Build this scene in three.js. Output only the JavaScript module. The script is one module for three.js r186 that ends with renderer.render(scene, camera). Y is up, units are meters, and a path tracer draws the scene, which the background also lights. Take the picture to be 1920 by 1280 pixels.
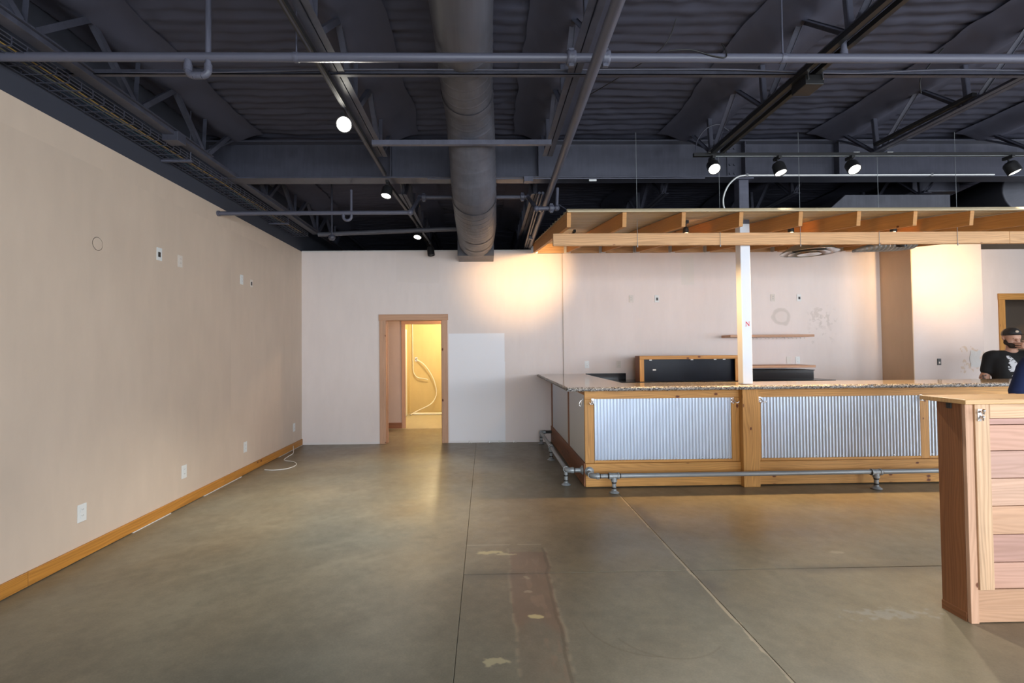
import * as THREE from 'three';
import { RoundedBoxGeometry } from 'three/addons/geometries/RoundedBoxGeometry.js';
import { mergeGeometries } from 'three/addons/utils/BufferGeometryUtils.js';
import { RectAreaLightUniformsLib } from 'three/addons/lights/RectAreaLightUniformsLib.js';
import { FontLoader } from 'three/addons/loaders/FontLoader.js';
import { TextGeometry } from 'three/addons/geometries/TextGeometry.js';

// ---------------------------------------------------------------- camera, sky, large lights, exposure
const scene = new THREE.Scene();
const renderer = new THREE.WebGLRenderer({ antialias: true });
renderer.toneMapping = THREE.LinearToneMapping;
renderer.toneMappingExposure = 2.3;
renderer.shadowMap.enabled = true;
RectAreaLightUniformsLib.init();

const camera = new THREE.PerspectiveCamera(2 * Math.atan(640 / 930.87) * 180 / Math.PI, 1.5, 0.05, 100);
camera.position.set(0, 1.5, 0);
camera.rotation.order = 'YXZ';
camera.rotation.set(0.0225335, -0.0196961, -0.0097389);
camera.setViewOffset(1920, 1280, 32.23, 4.49, 1920, 1280);
scene.add(camera);

const SKY = new THREE.Color().setRGB(0.80, 0.90, 1.0);
scene.background = SKY;
scene.backgroundIntensity = 1.6;
const FRONT = 3.4;                       // the glazed street wall stands behind the camera
const WINDOWS = [[-0.75, 1.95], [2.25, 4.35], [4.65, 6.75], [7.05, 9.15]];
const SILL = 0.45, HEAD = 2.75, DAYLIGHT = 5.2;
const SIDE = [[-3.6, -1.2], [-0.8, 1.0]], XR = 10.2;      // two more openings in the right-hand wall, out of view
for (const [a, b] of SIDE) {
  const l = new THREE.RectAreaLight(new THREE.Color().setRGB(0.90, 0.94, 1.0), DAYLIGHT * 0.82, b - a - 0.16, HEAD - SILL - 0.16);
  l.position.set(XR - 0.02, (SILL + HEAD) / 2, (a + b) / 2); l.lookAt(XR - 5, (SILL + HEAD) / 2, (a + b) / 2); l.name = 'window_daylight'; scene.add(l);
}
for (const [a, b] of WINDOWS) {
  const l = new THREE.RectAreaLight(new THREE.Color().setRGB(0.84, 0.92, 1.0), DAYLIGHT, b - a - 0.16, HEAD - SILL - 0.16);
  l.position.set((a + b) / 2, (SILL + HEAD) / 2, FRONT - 0.02);
  l.lookAt((a + b) / 2, (SILL + HEAD) / 2, FRONT - 5);
  l.name = 'window_daylight';
  scene.add(l);
}

// ---------------------------------------------------------------- helpers
const rng = (seed) => () => { seed = (seed + 0x6d2b79f5) | 0; let t = Math.imul(seed ^ (seed >>> 15), 1 | seed); t = (t + Math.imul(t ^ (t >>> 7), 61 | t)) ^ t; return ((t ^ (t >>> 14)) >>> 0) / 4294967296; };
const rnd = rng(11);
const V = (x, y, z) => new THREE.Vector3(x, y, z);
const clamp = (x, a = 0, b = 1) => Math.min(b, Math.max(a, x));
const sst = (a, b, x) => { const t = clamp((x - a) / (b - a)); return t * t * (3 - 2 * t); };
const lerp = (a, b, t) => a + (b - a) * t;
const h2 = (x, y, s = 0) => { let h = Math.imul(x | 0, 374761393) + Math.imul(y | 0, 668265263) + Math.imul(s | 0, 1274126177); h = Math.imul(h ^ (h >>> 13), 1274126177); return ((h ^ (h >>> 16)) >>> 0) / 4294967296; };
function vn(x, y, s = 0) { const ix = Math.floor(x), iy = Math.floor(y); let fx = x - ix, fy = y - iy; fx = fx * fx * (3 - 2 * fx); fy = fy * fy * (3 - 2 * fy); return lerp(lerp(h2(ix, iy, s), h2(ix + 1, iy, s), fx), lerp(h2(ix, iy + 1, s), h2(ix + 1, iy + 1, s), fx), fy); }
function fbm(x, y, n = 4, s = 0) { let a = 0.5, t = 0, k = 0; for (let i = 0; i < n; i++) { t += a * vn(x, y, s + i * 17); k += a; a *= 0.5; x = x * 2.03 + 5.1; y = y * 2.03 + 1.7; } return t / k; }

const taken = new Map();
function numbered(n) { const k = taken.get(n) ?? 0; taken.set(n, k + 1); return k ? n + '_' + String(k).padStart(3, '0') : n; }
const settled = [];
function tag(o, label, category, group, kind) { o.userData = {}; if (label) o.userData.label = label; if (category) o.userData.category = category; if (group) o.userData.group = group; if (kind) o.userData.kind = kind; return o; }
function mesh(name, geo, mat, parent) { const g = Array.isArray(geo) ? merge(geo) : geo; const m = new THREE.Mesh(g, mat); m.name = name; m.castShadow = m.receiveShadow = true; if (parent) parent.add(m); return m; }
function thing(name, label, category, group, kind) { const o = new THREE.Group(); o.name = numbered(name); scene.add(o); settled.push(o); return tag(o, label, category, group, kind); }
function single(name, geo, mat, label, category, group, kind) { const m = mesh(numbered(name), geo, mat); scene.add(m); settled.push(m); return tag(m, label, category, group, kind); }
const structure = (name, geo, mat, label) => single(name, geo, mat, label, label ? 'building' : undefined, undefined, 'structure');
function settleAll() {       // geometry is written in world metres; move every thing's origin to its base
  const done = new Set();
  for (const o of settled) {
    o.updateMatrixWorld(true);
    const b = new THREE.Box3().setFromObject(o), p = V((b.min.x + b.max.x) / 2, b.min.y, (b.min.z + b.max.z) / 2);
    o.traverse((m) => { if (m.isMesh && !done.has(m.geometry)) { done.add(m.geometry); m.geometry.translate(-p.x, -p.y, -p.z); } if (m.isLight) { m.position.sub(p); if (m.target) m.target.position.sub(p); } });
    o.position.copy(p);
  }
}
function merge(list) {
  const l = list.map((g) => { g = g.index ? g.toNonIndexed() : g; for (const k of Object.keys(g.attributes)) if (!['position', 'normal', 'uv'].includes(k)) g.deleteAttribute(k); return g; });
  return l.length === 1 ? l[0] : mergeGeometries(l);
}
// uv in metres: u along the longest side
function metreUV(g, axis, ou = 0, ov = 0) {
  const p = g.attributes.position, n = g.attributes.normal, uv = new Float32Array(p.count * 2), oth = [0, 1, 2].filter((a) => a !== axis), get = (at, i, a) => at.array[i * 3 + a];
  for (let i = 0; i < p.count; i++) {
    const na = [0, 1, 2].map((a) => Math.abs(get(n, i, a))), m = na.indexOf(Math.max(...na));
    let u, v;
    if (m === axis) { u = get(p, i, oth[0]) * 0.25; v = get(p, i, oth[1]); } else { u = get(p, i, axis); v = get(p, i, oth.find((a) => a !== m)); }
    uv[2 * i] = u + ou; uv[2 * i + 1] = v + ov;
  }
  g.setAttribute('uv', new THREE.BufferAttribute(uv, 2));
  return g;
}
function bx(x0, x1, y0, y1, z0, z1, r = 0.003, axis) {
  if (x0 > x1) [x0, x1] = [x1, x0]; if (y0 > y1) [y0, y1] = [y1, y0]; if (z0 > z1) [z0, z1] = [z1, z0];
  const w = x1 - x0, h = y1 - y0, d = z1 - z0, s = [w, h, d];
  const g0 = r > 0 ? new RoundedBoxGeometry(w, h, d, 1, Math.min(r, w / 2.1, h / 2.1, d / 2.1)) : new THREE.BoxGeometry(w, h, d);
  const g = g0.index ? g0.toNonIndexed() : g0;
  g.translate((x0 + x1) / 2, (y0 + y1) / 2, (z0 + z1) / 2);
  return metreUV(g, axis ?? s.indexOf(Math.max(...s)), rnd() * 7, rnd() * 5);
}
function orient(g, a, b) { const d = b.clone().sub(a); const q = new THREE.Quaternion().setFromUnitVectors(V(0, 1, 0), d.clone().normalize()); g.applyQuaternion(q); const c = a.clone().add(b).multiplyScalar(0.5); return g.translate(c.x, c.y, c.z); }
function rod(a, b, r, seg = 10, r2) { return orient(new THREE.CylinderGeometry(r2 ?? r, r, a.distanceTo(b), seg), a, b); }
function bar(a, b, w, t, up = V(1, 0, 0)) {    // flat bar from a to b; w across, t along `up`
  const L = a.distanceTo(b), y = b.clone().sub(a).normalize(), x = up.clone().addScaledVector(y, -up.dot(y)).normalize(), z = x.clone().cross(y), g = metreUV(new THREE.BoxGeometry(t, L, w).toNonIndexed(), 1, rnd() * 5, rnd() * 5);
  const m = new THREE.Matrix4().makeBasis(x, y, z).setPosition(a.clone().add(b).multiplyScalar(0.5));
  return g.applyMatrix4(m);
}
function tube(pts, r, seg = 48, rad = 8, closed = false) { return new THREE.TubeGeometry(new THREE.CatmullRomCurve3(pts.map((p) => (p.isVector3 ? p : V(...p))), closed, 'centripetal'), seg, r, rad, closed); }
function bend(c, from, to, R, r, seg = 10, rad = 12) {  // quarter elbow: centre corner c, arms towards `from` and `to`
  const pts = []; for (let i = 0; i <= seg; i++) { const t = i / seg * Math.PI / 2; pts.push(c.clone().addScaledVector(from, R * (1 - Math.sin(t))).addScaledVector(to, R * (1 - Math.cos(t)))); }
  return tube(pts, r, seg * 2, rad);
}
function lathe(profile, seg = 28) { return new THREE.LatheGeometry(profile.map(([x, y]) => new THREE.Vector2(x, y)), seg); }
function aim(g, pos, dir) { const q = new THREE.Quaternion().setFromUnitVectors(V(0, 1, 0), dir.clone().normalize()); g.applyQuaternion(q); return g.translate(pos.x, pos.y, pos.z); }
function quadGrid(nx, ny, f) {
  const p = [], uv = [], ix = [];
  for (let j = 0; j <= ny; j++) for (let i = 0; i <= nx; i++) { const q = f(i / nx, j / ny); p.push(q[0], q[1], q[2]); uv.push(q[3] ?? i / nx, q[4] ?? j / ny); }
  for (let j = 0; j < ny; j++) for (let i = 0; i < nx; i++) { const a = j * (nx + 1) + i, b = a + 1, c = a + nx + 1, d = c + 1; ix.push(a, b, d, a, d, c); }
  const g = new THREE.BufferGeometry(); g.setAttribute('position', new THREE.Float32BufferAttribute(p, 3)); g.setAttribute('uv', new THREE.Float32BufferAttribute(uv, 2)); g.setIndex(ix); g.computeVertexNormals(); return g;
}
// wall panel in the xy plane with rectangular holes; thickness backwards (-z)
function holed(x0, x1, y0, y1, z, t, holes) {
  const s = new THREE.Shape([[x0, y0], [x1, y0], [x1, y1], [x0, y1]].map(([x, y]) => new THREE.Vector2(x, y)));
  for (const [a, b, c, d] of holes) s.holes.push(new THREE.Path([[a, c], [a, d], [b, d], [b, c]].map(([x, y]) => new THREE.Vector2(x, y))));
  const g = new THREE.ExtrudeGeometry(s, { depth: t, bevelEnabled: false }); g.translate(0, 0, z - t); return g;
}

// ---------------------------------------------------------------- textures
function dataTex(w, h, f, srgb = true) {
  const d = new Uint8Array(w * h * 4);
  for (let y = 0; y < h; y++) for (let x = 0; x < w; x++) { const c = f(x / w, y / h, x, y), o = (y * w + x) * 4; d[o] = clamp(c[0], 0, 255); d[o + 1] = clamp(c[1], 0, 255); d[o + 2] = clamp(c[2], 0, 255); d[o + 3] = 255; }
  const t = new THREE.DataTexture(d, w, h); t.magFilter = THREE.LinearFilter; t.minFilter = THREE.LinearMipmapLinearFilter; t.generateMipmaps = true; t.wrapS = t.wrapT = THREE.RepeatWrapping; if (srgb) t.colorSpace = THREE.SRGBColorSpace; t.needsUpdate = true; return t;
}
// pine grain, 2 m x 1 m, near-white so that the material's colour tints it
function woodTex(seed, knots, contrast) {
  const r = rng(seed), K = [];
  for (let i = 0; i < knots; i++) K.push([r() * 2, r(), 0.006 + r() * 0.010, r()]);
  const t = dataTex(1024, 512, (u, v) => {
    const X = u * 2; let Y = v, dark = 0, ring = 0;
    for (const [kx, ky, kr] of K) {
      let dx = X - kx, dy = Y - ky; dx -= Math.round(dx / 2) * 2; dy -= Math.round(dy);
      if (Math.abs(dx) > 0.2 || Math.abs(dy) > 0.12) continue;
      const q = Math.hypot(dx * 0.62, dy), w = Math.exp(-((dx / 0.07) ** 2)) * Math.exp(-((dy / 0.035) ** 2));
      Y += Math.sign(dy) * w * kr * 0.9; ring += w * 0.3; dark = Math.max(dark, 1 - sst(kr * 0.55, kr * 1.25, q + (vn(X * 300, v * 300, 3) - 0.5) * kr * 0.5));
    }
    const broad = fbm(X * 0.9, Y * 9, 3, seed), g = fbm(X * 2.2, Y * 70, 3, seed + 5), fine = fbm(X * 14, Y * 330, 2, seed + 9);
    const late = Math.pow(Math.abs(Math.sin((Y * 46 + broad * 7 + fbm(X * 1.1, Y * 5, 2, seed + 2) * 3) * Math.PI)), 3);
    let b = 1 - contrast * (0.16 * late + 0.22 * (g - 0.5) + 0.14 * (fine - 0.5) + 0.28 * (broad - 0.5) + ring * 0.12);
    const warm = contrast * (0.10 * late + 0.08 * ring);
    let R = 236 * b, G = 236 * b * (1 - warm * 0.35), B = 236 * b * (1 - warm * 0.8);
    R = lerp(R, 96, dark * 0.82); G = lerp(G, 58, dark * 0.86); B = lerp(B, 34, dark * 0.88);
    return [R, G, B];
  });
  t.wrapS = t.wrapT = THREE.MirroredRepeatWrapping; t.repeat.set(0.5, 1); return t;
}
const knotty = woodTex(3, 20, 0.55), clearWood = woodTex(8, 4, 0.32), rough = woodTex(21, 12, 0.36);
const wood = (hex, map = knotty, roughness = 0.55, o = {}) => new THREE.MeshPhysicalMaterial({ color: hex, map, roughness, bumpMap: map, bumpScale: 0.0006, ...o });

// sealed concrete; 11.2 m x 7 m, x -3.2..8, z -8.4..-1.4
const FX0 = -3.2, FW = 11.2, FZ0 = -8.4, FH = 7.0;
const blot = (x, y, cx, cy, rx, ry, s) => { const d = Math.hypot((x - cx) / rx, (y - cy) / ry) + (fbm(x * 24, y * 34, 4, s) - 0.5) * 2.2; return 1 - sst(0.55, 0.95, d); };
const concreteAt = (x, z) => {
  const big = fbm(x * 0.55, z * 0.6, 4, 31), mid = fbm(x * 2.1 + z * 0.6, z * 2.3, 4, 47), fine = fbm(x * 19, z * 19, 3, 53), grit = h2(Math.floor(x * 320), Math.floor(z * 320), 5), trowel = fbm(x * 1.2 + z * 3.1, z * 0.7 - x * 2.2, 3, 71);
  let b = 1 + 0.24 * (big - 0.5) + 0.18 * (mid - 0.5) + 0.14 * (fine - 0.5) + 0.08 * (grit - 0.5) + 0.06 * (trowel - 0.5);
  let c = [119, 112, 95]; const hue = fbm(x * 0.8 + 3, z * 0.8, 3, 91) - 0.5; c = [c[0] + hue * 20, c[1] + hue * 2, c[2] - hue * 14];
  c = c.map((q) => q * b);
  const mix = (k, t) => { c = c.map((q, i) => lerp(q, k[i], t)); };
  // pale scuffs and swirls left by the trowel
  const sw = fbm(x * 3 + 2, z * 8, 4, 15); mix([158, 152, 135], sst(0.5, 0.95, sw) * 0.12);
  if (z < -3.3 && z > -4.6 && x < 0.2) mix([172, 166, 146], sst(0.5, 0.85, fbm(x * 7 + z * 9, z * 2, 4, 19)) * 0.12);
  // trench patch, its mortar edges and the reddish old tile bed
  const zt = -z, wob = (fbm(z * 6, 1, 2, 7) - 0.5) * 0.03, l = 0.155 + (3.75 - zt) * -0.005 + wob, r = 0.435 - (3.75 - zt) * 0.024 + wob;
  if (x > l && x < r && zt < 3.72) {
    mix([112, 88, 74], 0.45 * sst(2.55, 2.9, zt + (fbm(x * 8, z * 3, 3, 3) - 0.5) * 0.9) + 0.14);
    if (Math.abs(x - 0.31 - (fbm(z * 3, 0, 2, 9) - 0.5) * 0.06) < 0.045) mix([132, 112, 94], 0.45 * sst(0.48, 0.62, fbm(x * 30, z * 9, 2, 4)));
  }
  if (zt < 3.8) { const e = Math.min(Math.abs(x - l), Math.abs(x - r)); if (e < 0.018) mix([150, 140, 118], 0.55 * (1 - e / 0.018) * sst(0.3, 0.6, fbm(x * 20, z * 20, 2, 8))); if (Math.abs(x - r + 0.02) < 0.009) mix([78, 68, 56], 0.35); }
  if (x > -0.17 && x < 0.42 && Math.abs(zt - 3.865) < 0.008) mix([158, 152, 132], 0.55 * sst(0.35, 0.55, fbm(x * 14, 2, 2, 6)));
  mix([190, 176, 128], 0.75 * blot(x, z, 0.02, -3.72, 0.09, 0.03, 3)); mix([188, 176, 138], 0.6 * blot(x, z, 0.14, -3.69, 0.07, 0.018, 4));
  mix([198, 184, 134], 0.8 * blot(x, z, 0.275, -2.83, 0.055, 0.022, 5)); mix([186, 176, 140], 0.7 * blot(x, z, 0.03, -2.43, 0.075, 0.035, 6));
  mix([176, 168, 142], 0.55 * blot(x, z, 0.26, -3.30, 0.03, 0.03, 8)); mix([176, 168, 142], 0.45 * blot(x, z, 0.25, -3.12, 0.025, 0.025, 9));
  // stained saw cuts
  const cut = Math.abs(zt - 3.365), mask = x > -0.158 ? 1 : 0;
  if (cut < 0.09) mix([74, 68, 60], mask * 0.5 * (1 - cut / 0.09) * sst(0.38, 0.7, fbm(x * 1.3, 4, 3, 12)));
  const c2 = Math.abs(x - 1.37 - 0.035); if (c2 < 0.1) mix([78, 71, 64], 0.5 * (1 - c2 / 0.1) * sst(0.36, 0.62, fbm(z * 1.8, 3, 3, 13)));
  const cl = Math.abs(x - 1.362 - (fbm(z * 14, 2, 2, 22) - 0.5) * 0.012); if (cl < 0.011) mix([170, 156, 132], 0.8 * sst(0.25, 0.45, fbm(z * 9, 6, 2, 14)));
  // a drag arc and a few rings
  for (const [ax, az, ar, t0, t1] of [[0.86, -2.78, 0.34, 0.15, 1.15], [0.95, -2.72, 0.30, 0.5, 2.0]]) { const d = Math.abs(Math.hypot(x - ax, z - az) - ar); const an = Math.atan2(z - az, ax - x); if (d < 0.008 && an > t0 - 0.1 && an < t1 + 0.4) mix([86, 74, 58], 0.35 * (1 - d / 0.008)); }
  mix([148, 150, 150], 0.4 * blot(x, z, 2.25, -2.78, 0.26, 0.06, 23)); mix([176, 166, 146], 0.35 * blot(x, z, 2.55, -3.62, 0.07, 0.02, 24));
  return c;
};
const concreteMap = dataTex(2048, 1280, (u, v) => concreteAt(FX0 + u * FW, FZ0 + v * FH));
concreteMap.wrapS = concreteMap.wrapT = THREE.MirroredRepeatWrapping;
const concreteRough = dataTex(1024, 640, (u, v) => { const x = FX0 + u * FW, z = FZ0 + v * FH, q = fbm(x * 1.4, z * 1.7, 4, 77), s = fbm(x * 11, z * 9, 3, 78); const g = 255 * clamp(0.36 + 0.20 * (q - 0.5) + 0.12 * (s - 0.5), 0.295, 0.6); return [g, g, g]; }, false);
concreteRough.wrapS = concreteRough.wrapT = THREE.MirroredRepeatWrapping;
const concrete = new THREE.MeshPhysicalMaterial({ map: concreteMap, roughnessMap: concreteRough, roughness: 1, specularIntensity: 0.75 });
const floorUV = (g) => { const p = g.attributes.position, uv = new Float32Array(p.count * 2); for (let i = 0; i < p.count; i++) { uv[2 * i] = (p.getX(i) - FX0) / FW; uv[2 * i + 1] = (p.getZ(i) - FZ0) / FH; } g.setAttribute('uv', new THREE.BufferAttribute(uv, 2)); return g; };

// painted plaster: roller stipple and uneven coats
const stipple = dataTex(512, 512, (u, v) => { const g = 128 + 80 * (fbm(u * 60, v * 60, 3, 3) - 0.5) + 40 * (h2(u * 512, v * 512, 2) - 0.5); return [g, g, g]; }, false);
const roller = dataTex(512, 512, (u, v) => { const q = fbm(u * 5, v * 5, 4, 61) - 0.5, w = fbm(u * 40, v * 9, 3, 62) - 0.5; const g = 243 + 14 * q + 8 * w; return [g, g, g]; });
roller.repeat.set(0.34, 0.34);
const paint = (r, g, b, rough_ = 0.62) => new THREE.MeshPhysicalMaterial({ color: new THREE.Color().setRGB(r, g, b), map: roller, roughness: rough_, bumpMap: stipple, bumpScale: 0.0004, specularIntensity: 0.5 });
const planeUV = (g, ax, ay) => { const p = g.attributes.position, uv = new Float32Array(p.count * 2); for (let i = 0; i < p.count; i++) { uv[2 * i] = p.array[i * 3 + ax]; uv[2 * i + 1] = p.array[i * 3 + ay]; } g.setAttribute('uv', new THREE.BufferAttribute(uv, 2)); return g; };

// rear wall paint: x -3..8.8, y 0..3.2, with the whiter repaired area, stains and scuffs
const BX0 = -3, BW = 11.8, BH = 3.2;
const rearMap = dataTex(2048, 768, (u, v) => {
  const x = BX0 + u * BW, y = v * BH; const q = fbm(x * 1.4, y * 1.4, 4, 5) - 0.5, st = fbm(x * 14, y * 3, 3, 6) - 0.5;
  let c = [230 + 9 * q + 5 * st, 218 + 9 * q + 5 * st, 213 + 8 * q + 5 * st]; const mix = (k, t) => { c = c.map((a, i) => lerp(a, k[i], t)); };
  if (x > -0.6 && x < 0.318 + (vn(y * 3, 1, 2) - 0.5) * 0.012 && y < 1.778) mix([243, 243, 248], 0.9);          // fresh coat beside the doorway
  if (x > 0.318 && x < 0.99 && y < 1.1 && fbm(x * 2, y * 2, 3, 41) > 0.2) mix([232, 220, 216], 0.5);
  if (x < -0.75 && y > 2.62 + (vn(x * 2, 3, 4) - 0.5) * 0.05 && x > -1.45) mix([224, 212, 206], 0.5);
  { const d = Math.hypot(x - 4.9, y - 2.0) + (fbm(x * 8, y * 8, 3, 9) - 0.5) * 0.06; mix([188, 178, 168], 0.4 * (1 - sst(0.012, 0.04, Math.abs(d - 0.12)))); mix([196, 186, 176], 0.18 * (1 - sst(0.1, 0.14, d))); }
  mix([192, 180, 172], 0.4 * sst(0.56, 0.68, fbm(x * 16, y * 16, 3, 10)) * (1 - sst(0.12, 0.24, Math.hypot((x - 5.6) * 0.7, y - 2.0))));
  mix([198, 186, 178], 0.4 * sst(0.58, 0.7, fbm(x * 14, y * 14, 3, 12)) * (1 - sst(0.1, 0.26, Math.hypot((x - 5.55) * 0.8, y - 1.7))));
  for (let k = 0; k < 4; k++) if (Math.abs(x - [2.55, 1.02, 3.35, 6.1][k]) < 0.004) mix([226, 220, 214], 0.5);   // taped joints
  if (x > 3.25 && x < 3.46 && y > 2.55 && y < 3.05) mix([220, 214, 204], 0.5);
  if (y < 0.03) mix([224, 222, 220], 0.4);
  return c;
});
rearMap.wrapS = rearMap.wrapT = THREE.ClampToEdgeWrapping;
const rearPaint = new THREE.MeshPhysicalMaterial({ map: rearMap, roughness: 0.6, bumpMap: stipple, bumpScale: 0.0003, specularIntensity: 0.5 });
const rearUV = (g) => { const p = g.attributes.position, uv = new Float32Array(p.count * 2); for (let i = 0; i < p.count; i++) { uv[2 * i] = (p.getX(i) - BX0) / BW; uv[2 * i + 1] = p.getY(i) / BH; } g.setAttribute('uv', new THREE.BufferAttribute(uv, 2)); return g; };

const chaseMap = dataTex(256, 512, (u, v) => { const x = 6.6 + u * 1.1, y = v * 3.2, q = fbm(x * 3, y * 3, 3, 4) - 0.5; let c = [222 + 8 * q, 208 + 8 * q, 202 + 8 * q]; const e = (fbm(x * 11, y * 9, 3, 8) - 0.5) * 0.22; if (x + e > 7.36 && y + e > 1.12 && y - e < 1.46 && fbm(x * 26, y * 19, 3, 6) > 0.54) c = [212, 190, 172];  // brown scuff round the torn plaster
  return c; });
chaseMap.wrapS = chaseMap.wrapT = THREE.ClampToEdgeWrapping; chaseMap.repeat.set(1 / 1.1, 1 / 3.2); chaseMap.offset.set(-6.6 / 1.1, 0);
const granite = dataTex(512, 512, (u, v) => { const X = u * 0.7, Y = v * 0.7, a = vn(X * 150, Y * 150, 1), b = vn(X * 260, Y * 260, 2), c = fbm(X * 20, Y * 20, 3, 3), k = vn(X * 330, Y * 330, 4); let q = [150 + 46 * (c - 0.5), 138 + 40 * (c - 0.5), 126 + 34 * (c - 0.5)]; if (a > 0.62) q = [196, 188, 176]; if (b > 0.72) q = [92, 78, 66]; if (k > 0.83) q = [40, 38, 38]; return q; });
granite.repeat.set(1.43, 1.43);
const dustMetal = dataTex(256, 256, (u, v) => { const a = fbm(u * 9, v * 9, 4, 2), s = fbm(u * 70, v * 6, 3, 4); const g = 208 + 40 * (a - 0.5) + 26 * (s - 0.5); return [g, g, g]; });
const spangle = dataTex(256, 256, (u, v) => { const a = h2(Math.floor(u * 40 + 3 * vn(u * 20, v * 20, 1)), Math.floor(v * 40 + 3 * vn(v * 20, u * 20, 2)), 3), b = fbm(u * 12, v * 12, 3, 4); const g = 255 * clamp(0.27 + 0.02 * (a - 0.5) + 0.12 * (b - 0.5)); return [g, g, g]; }, false);

// ---------------------------------------------------------------- materials
const lin = (r, g, b) => new THREE.Color().setRGB(r, g, b);
const M = {
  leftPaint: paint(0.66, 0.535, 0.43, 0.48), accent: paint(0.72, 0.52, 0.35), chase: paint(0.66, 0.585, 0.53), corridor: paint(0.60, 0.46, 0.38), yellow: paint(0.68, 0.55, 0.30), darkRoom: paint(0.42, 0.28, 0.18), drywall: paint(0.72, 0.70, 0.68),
  steelPaint: new THREE.MeshPhysicalMaterial({ color: lin(0.088, 0.092, 0.128), map: dustMetal, roughness: 0.42 }),
  pipePaint: new THREE.MeshPhysicalMaterial({ color: lin(0.14, 0.145, 0.20), map: dustMetal, roughness: 0.45 }),
  ductPaint: new THREE.MeshPhysicalMaterial({ color: lin(0.135, 0.138, 0.172), map: dustMetal, roughness: 0.5 }),
  foam: new THREE.MeshPhysicalMaterial({ color: lin(0.074, 0.076, 0.108), roughness: 0.9, specularIntensity: 0.25 }),
  darkWall: new THREE.MeshPhysicalMaterial({ color: lin(0.034, 0.038, 0.055), roughness: 0.8 }),
  plenum: new THREE.MeshPhysicalMaterial({ color: lin(0.05, 0.036, 0.028), roughness: 0.95 }),
  black: new THREE.MeshPhysicalMaterial({ color: lin(0.012, 0.012, 0.013), roughness: 0.42 }),
  blackGloss: new THREE.MeshPhysicalMaterial({ color: lin(0.010, 0.011, 0.015), roughness: 0.16 }),
  galv: new THREE.MeshPhysicalMaterial({ color: lin(0.57, 0.63, 0.72), metalness: 1, roughness: 0.37 }),
  galvPipe: new THREE.MeshPhysicalMaterial({ color: lin(0.50, 0.54, 0.56), metalness: 0.3, roughness: 0.4, map: dustMetal }),
  chrome: new THREE.MeshPhysicalMaterial({ color: lin(0.85, 0.85, 0.86), metalness: 1, roughness: 0.12 }),
  zinc: new THREE.MeshPhysicalMaterial({ color: lin(0.70, 0.71, 0.72), metalness: 1, roughness: 0.3 }),
  whitePaint: new THREE.MeshPhysicalMaterial({ color: lin(0.70, 0.74, 0.80), roughness: 0.4 }),
  plate: new THREE.MeshPhysicalMaterial({ color: lin(0.72, 0.73, 0.72), roughness: 0.35 }),
  ivory: new THREE.MeshPhysicalMaterial({ color: lin(0.66, 0.60, 0.54), roughness: 0.4 }),
  cableWhite: new THREE.MeshPhysicalMaterial({ color: lin(0.75, 0.74, 0.70), roughness: 0.5 }),
  glass: new THREE.MeshPhysicalMaterial({ color: 0xffffff, transmission: 1, thickness: 0, roughness: 0.02, ior: 1.5 }),
  alum: new THREE.MeshPhysicalMaterial({ color: lin(0.10, 0.095, 0.09), roughness: 0.4, metalness: 0.6 }),
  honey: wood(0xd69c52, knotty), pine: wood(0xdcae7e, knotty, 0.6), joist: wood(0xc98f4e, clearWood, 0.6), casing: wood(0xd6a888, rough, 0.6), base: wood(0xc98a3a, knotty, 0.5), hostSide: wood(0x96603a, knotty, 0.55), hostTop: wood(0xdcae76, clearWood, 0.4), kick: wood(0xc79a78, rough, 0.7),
  cedar: [0xcfa089, 0xc4988a, 0xd8ae93, 0xc79e8c, 0xd3a583, 0xbf9382].map((h) => wood(h, clearWood, 0.6)), stile: wood(0xdcb48e, knotty, 0.55),
};

// ---------------------------------------------------------------- the room shell
const XL = -2.98, ZB = -8.13, WT = 3.14, DECK = 3.83, ZREAR = -12.6;
// floor slabs, split at the saw cuts (6 mm wide grooves over a bed)
const floor = thing('floor', undefined, undefined, undefined, 'structure');
mesh('bed', floorUV(bx(XL - 0.2, XR + 0.2, -0.2, -0.012, ZREAR, FRONT + 0.2, 0)), concrete, floor);
const xs = [[XL - 0.2, -0.1592], [-0.1568, 1.364], [1.376, XR + 0.2]], zc = -3.365;
xs.forEach(([a, b], i) => {
  const cuts = i === 0 ? [[-9.62, FRONT + 0.2]] : [[-9.62, zc - 0.003], [zc + 0.003, FRONT + 0.2]];
  cuts.forEach(([c, d]) => mesh('slab', floorUV(bx(a, b, -0.012, 0, c, d, 0.0025)), concrete, floor));
});
mesh('joint_filler', floorUV(bx(1.364, 1.3725, -0.012, -0.0015, -8.12, FRONT + 0.2, 0)), new THREE.MeshPhysicalMaterial({ color: lin(0.34, 0.29, 0.22), roughness: 0.9 }), floor);
const dusty = new THREE.MeshPhysicalMaterial({ color: lin(0.44, 0.38, 0.26), map: roller, roughness: 0.85 });
mesh('slab', metreUV(bx(-2.4, 0.4, -0.012, 0.002, ZREAR, -9.64, 0.002), 0), dusty, floor);

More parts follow.
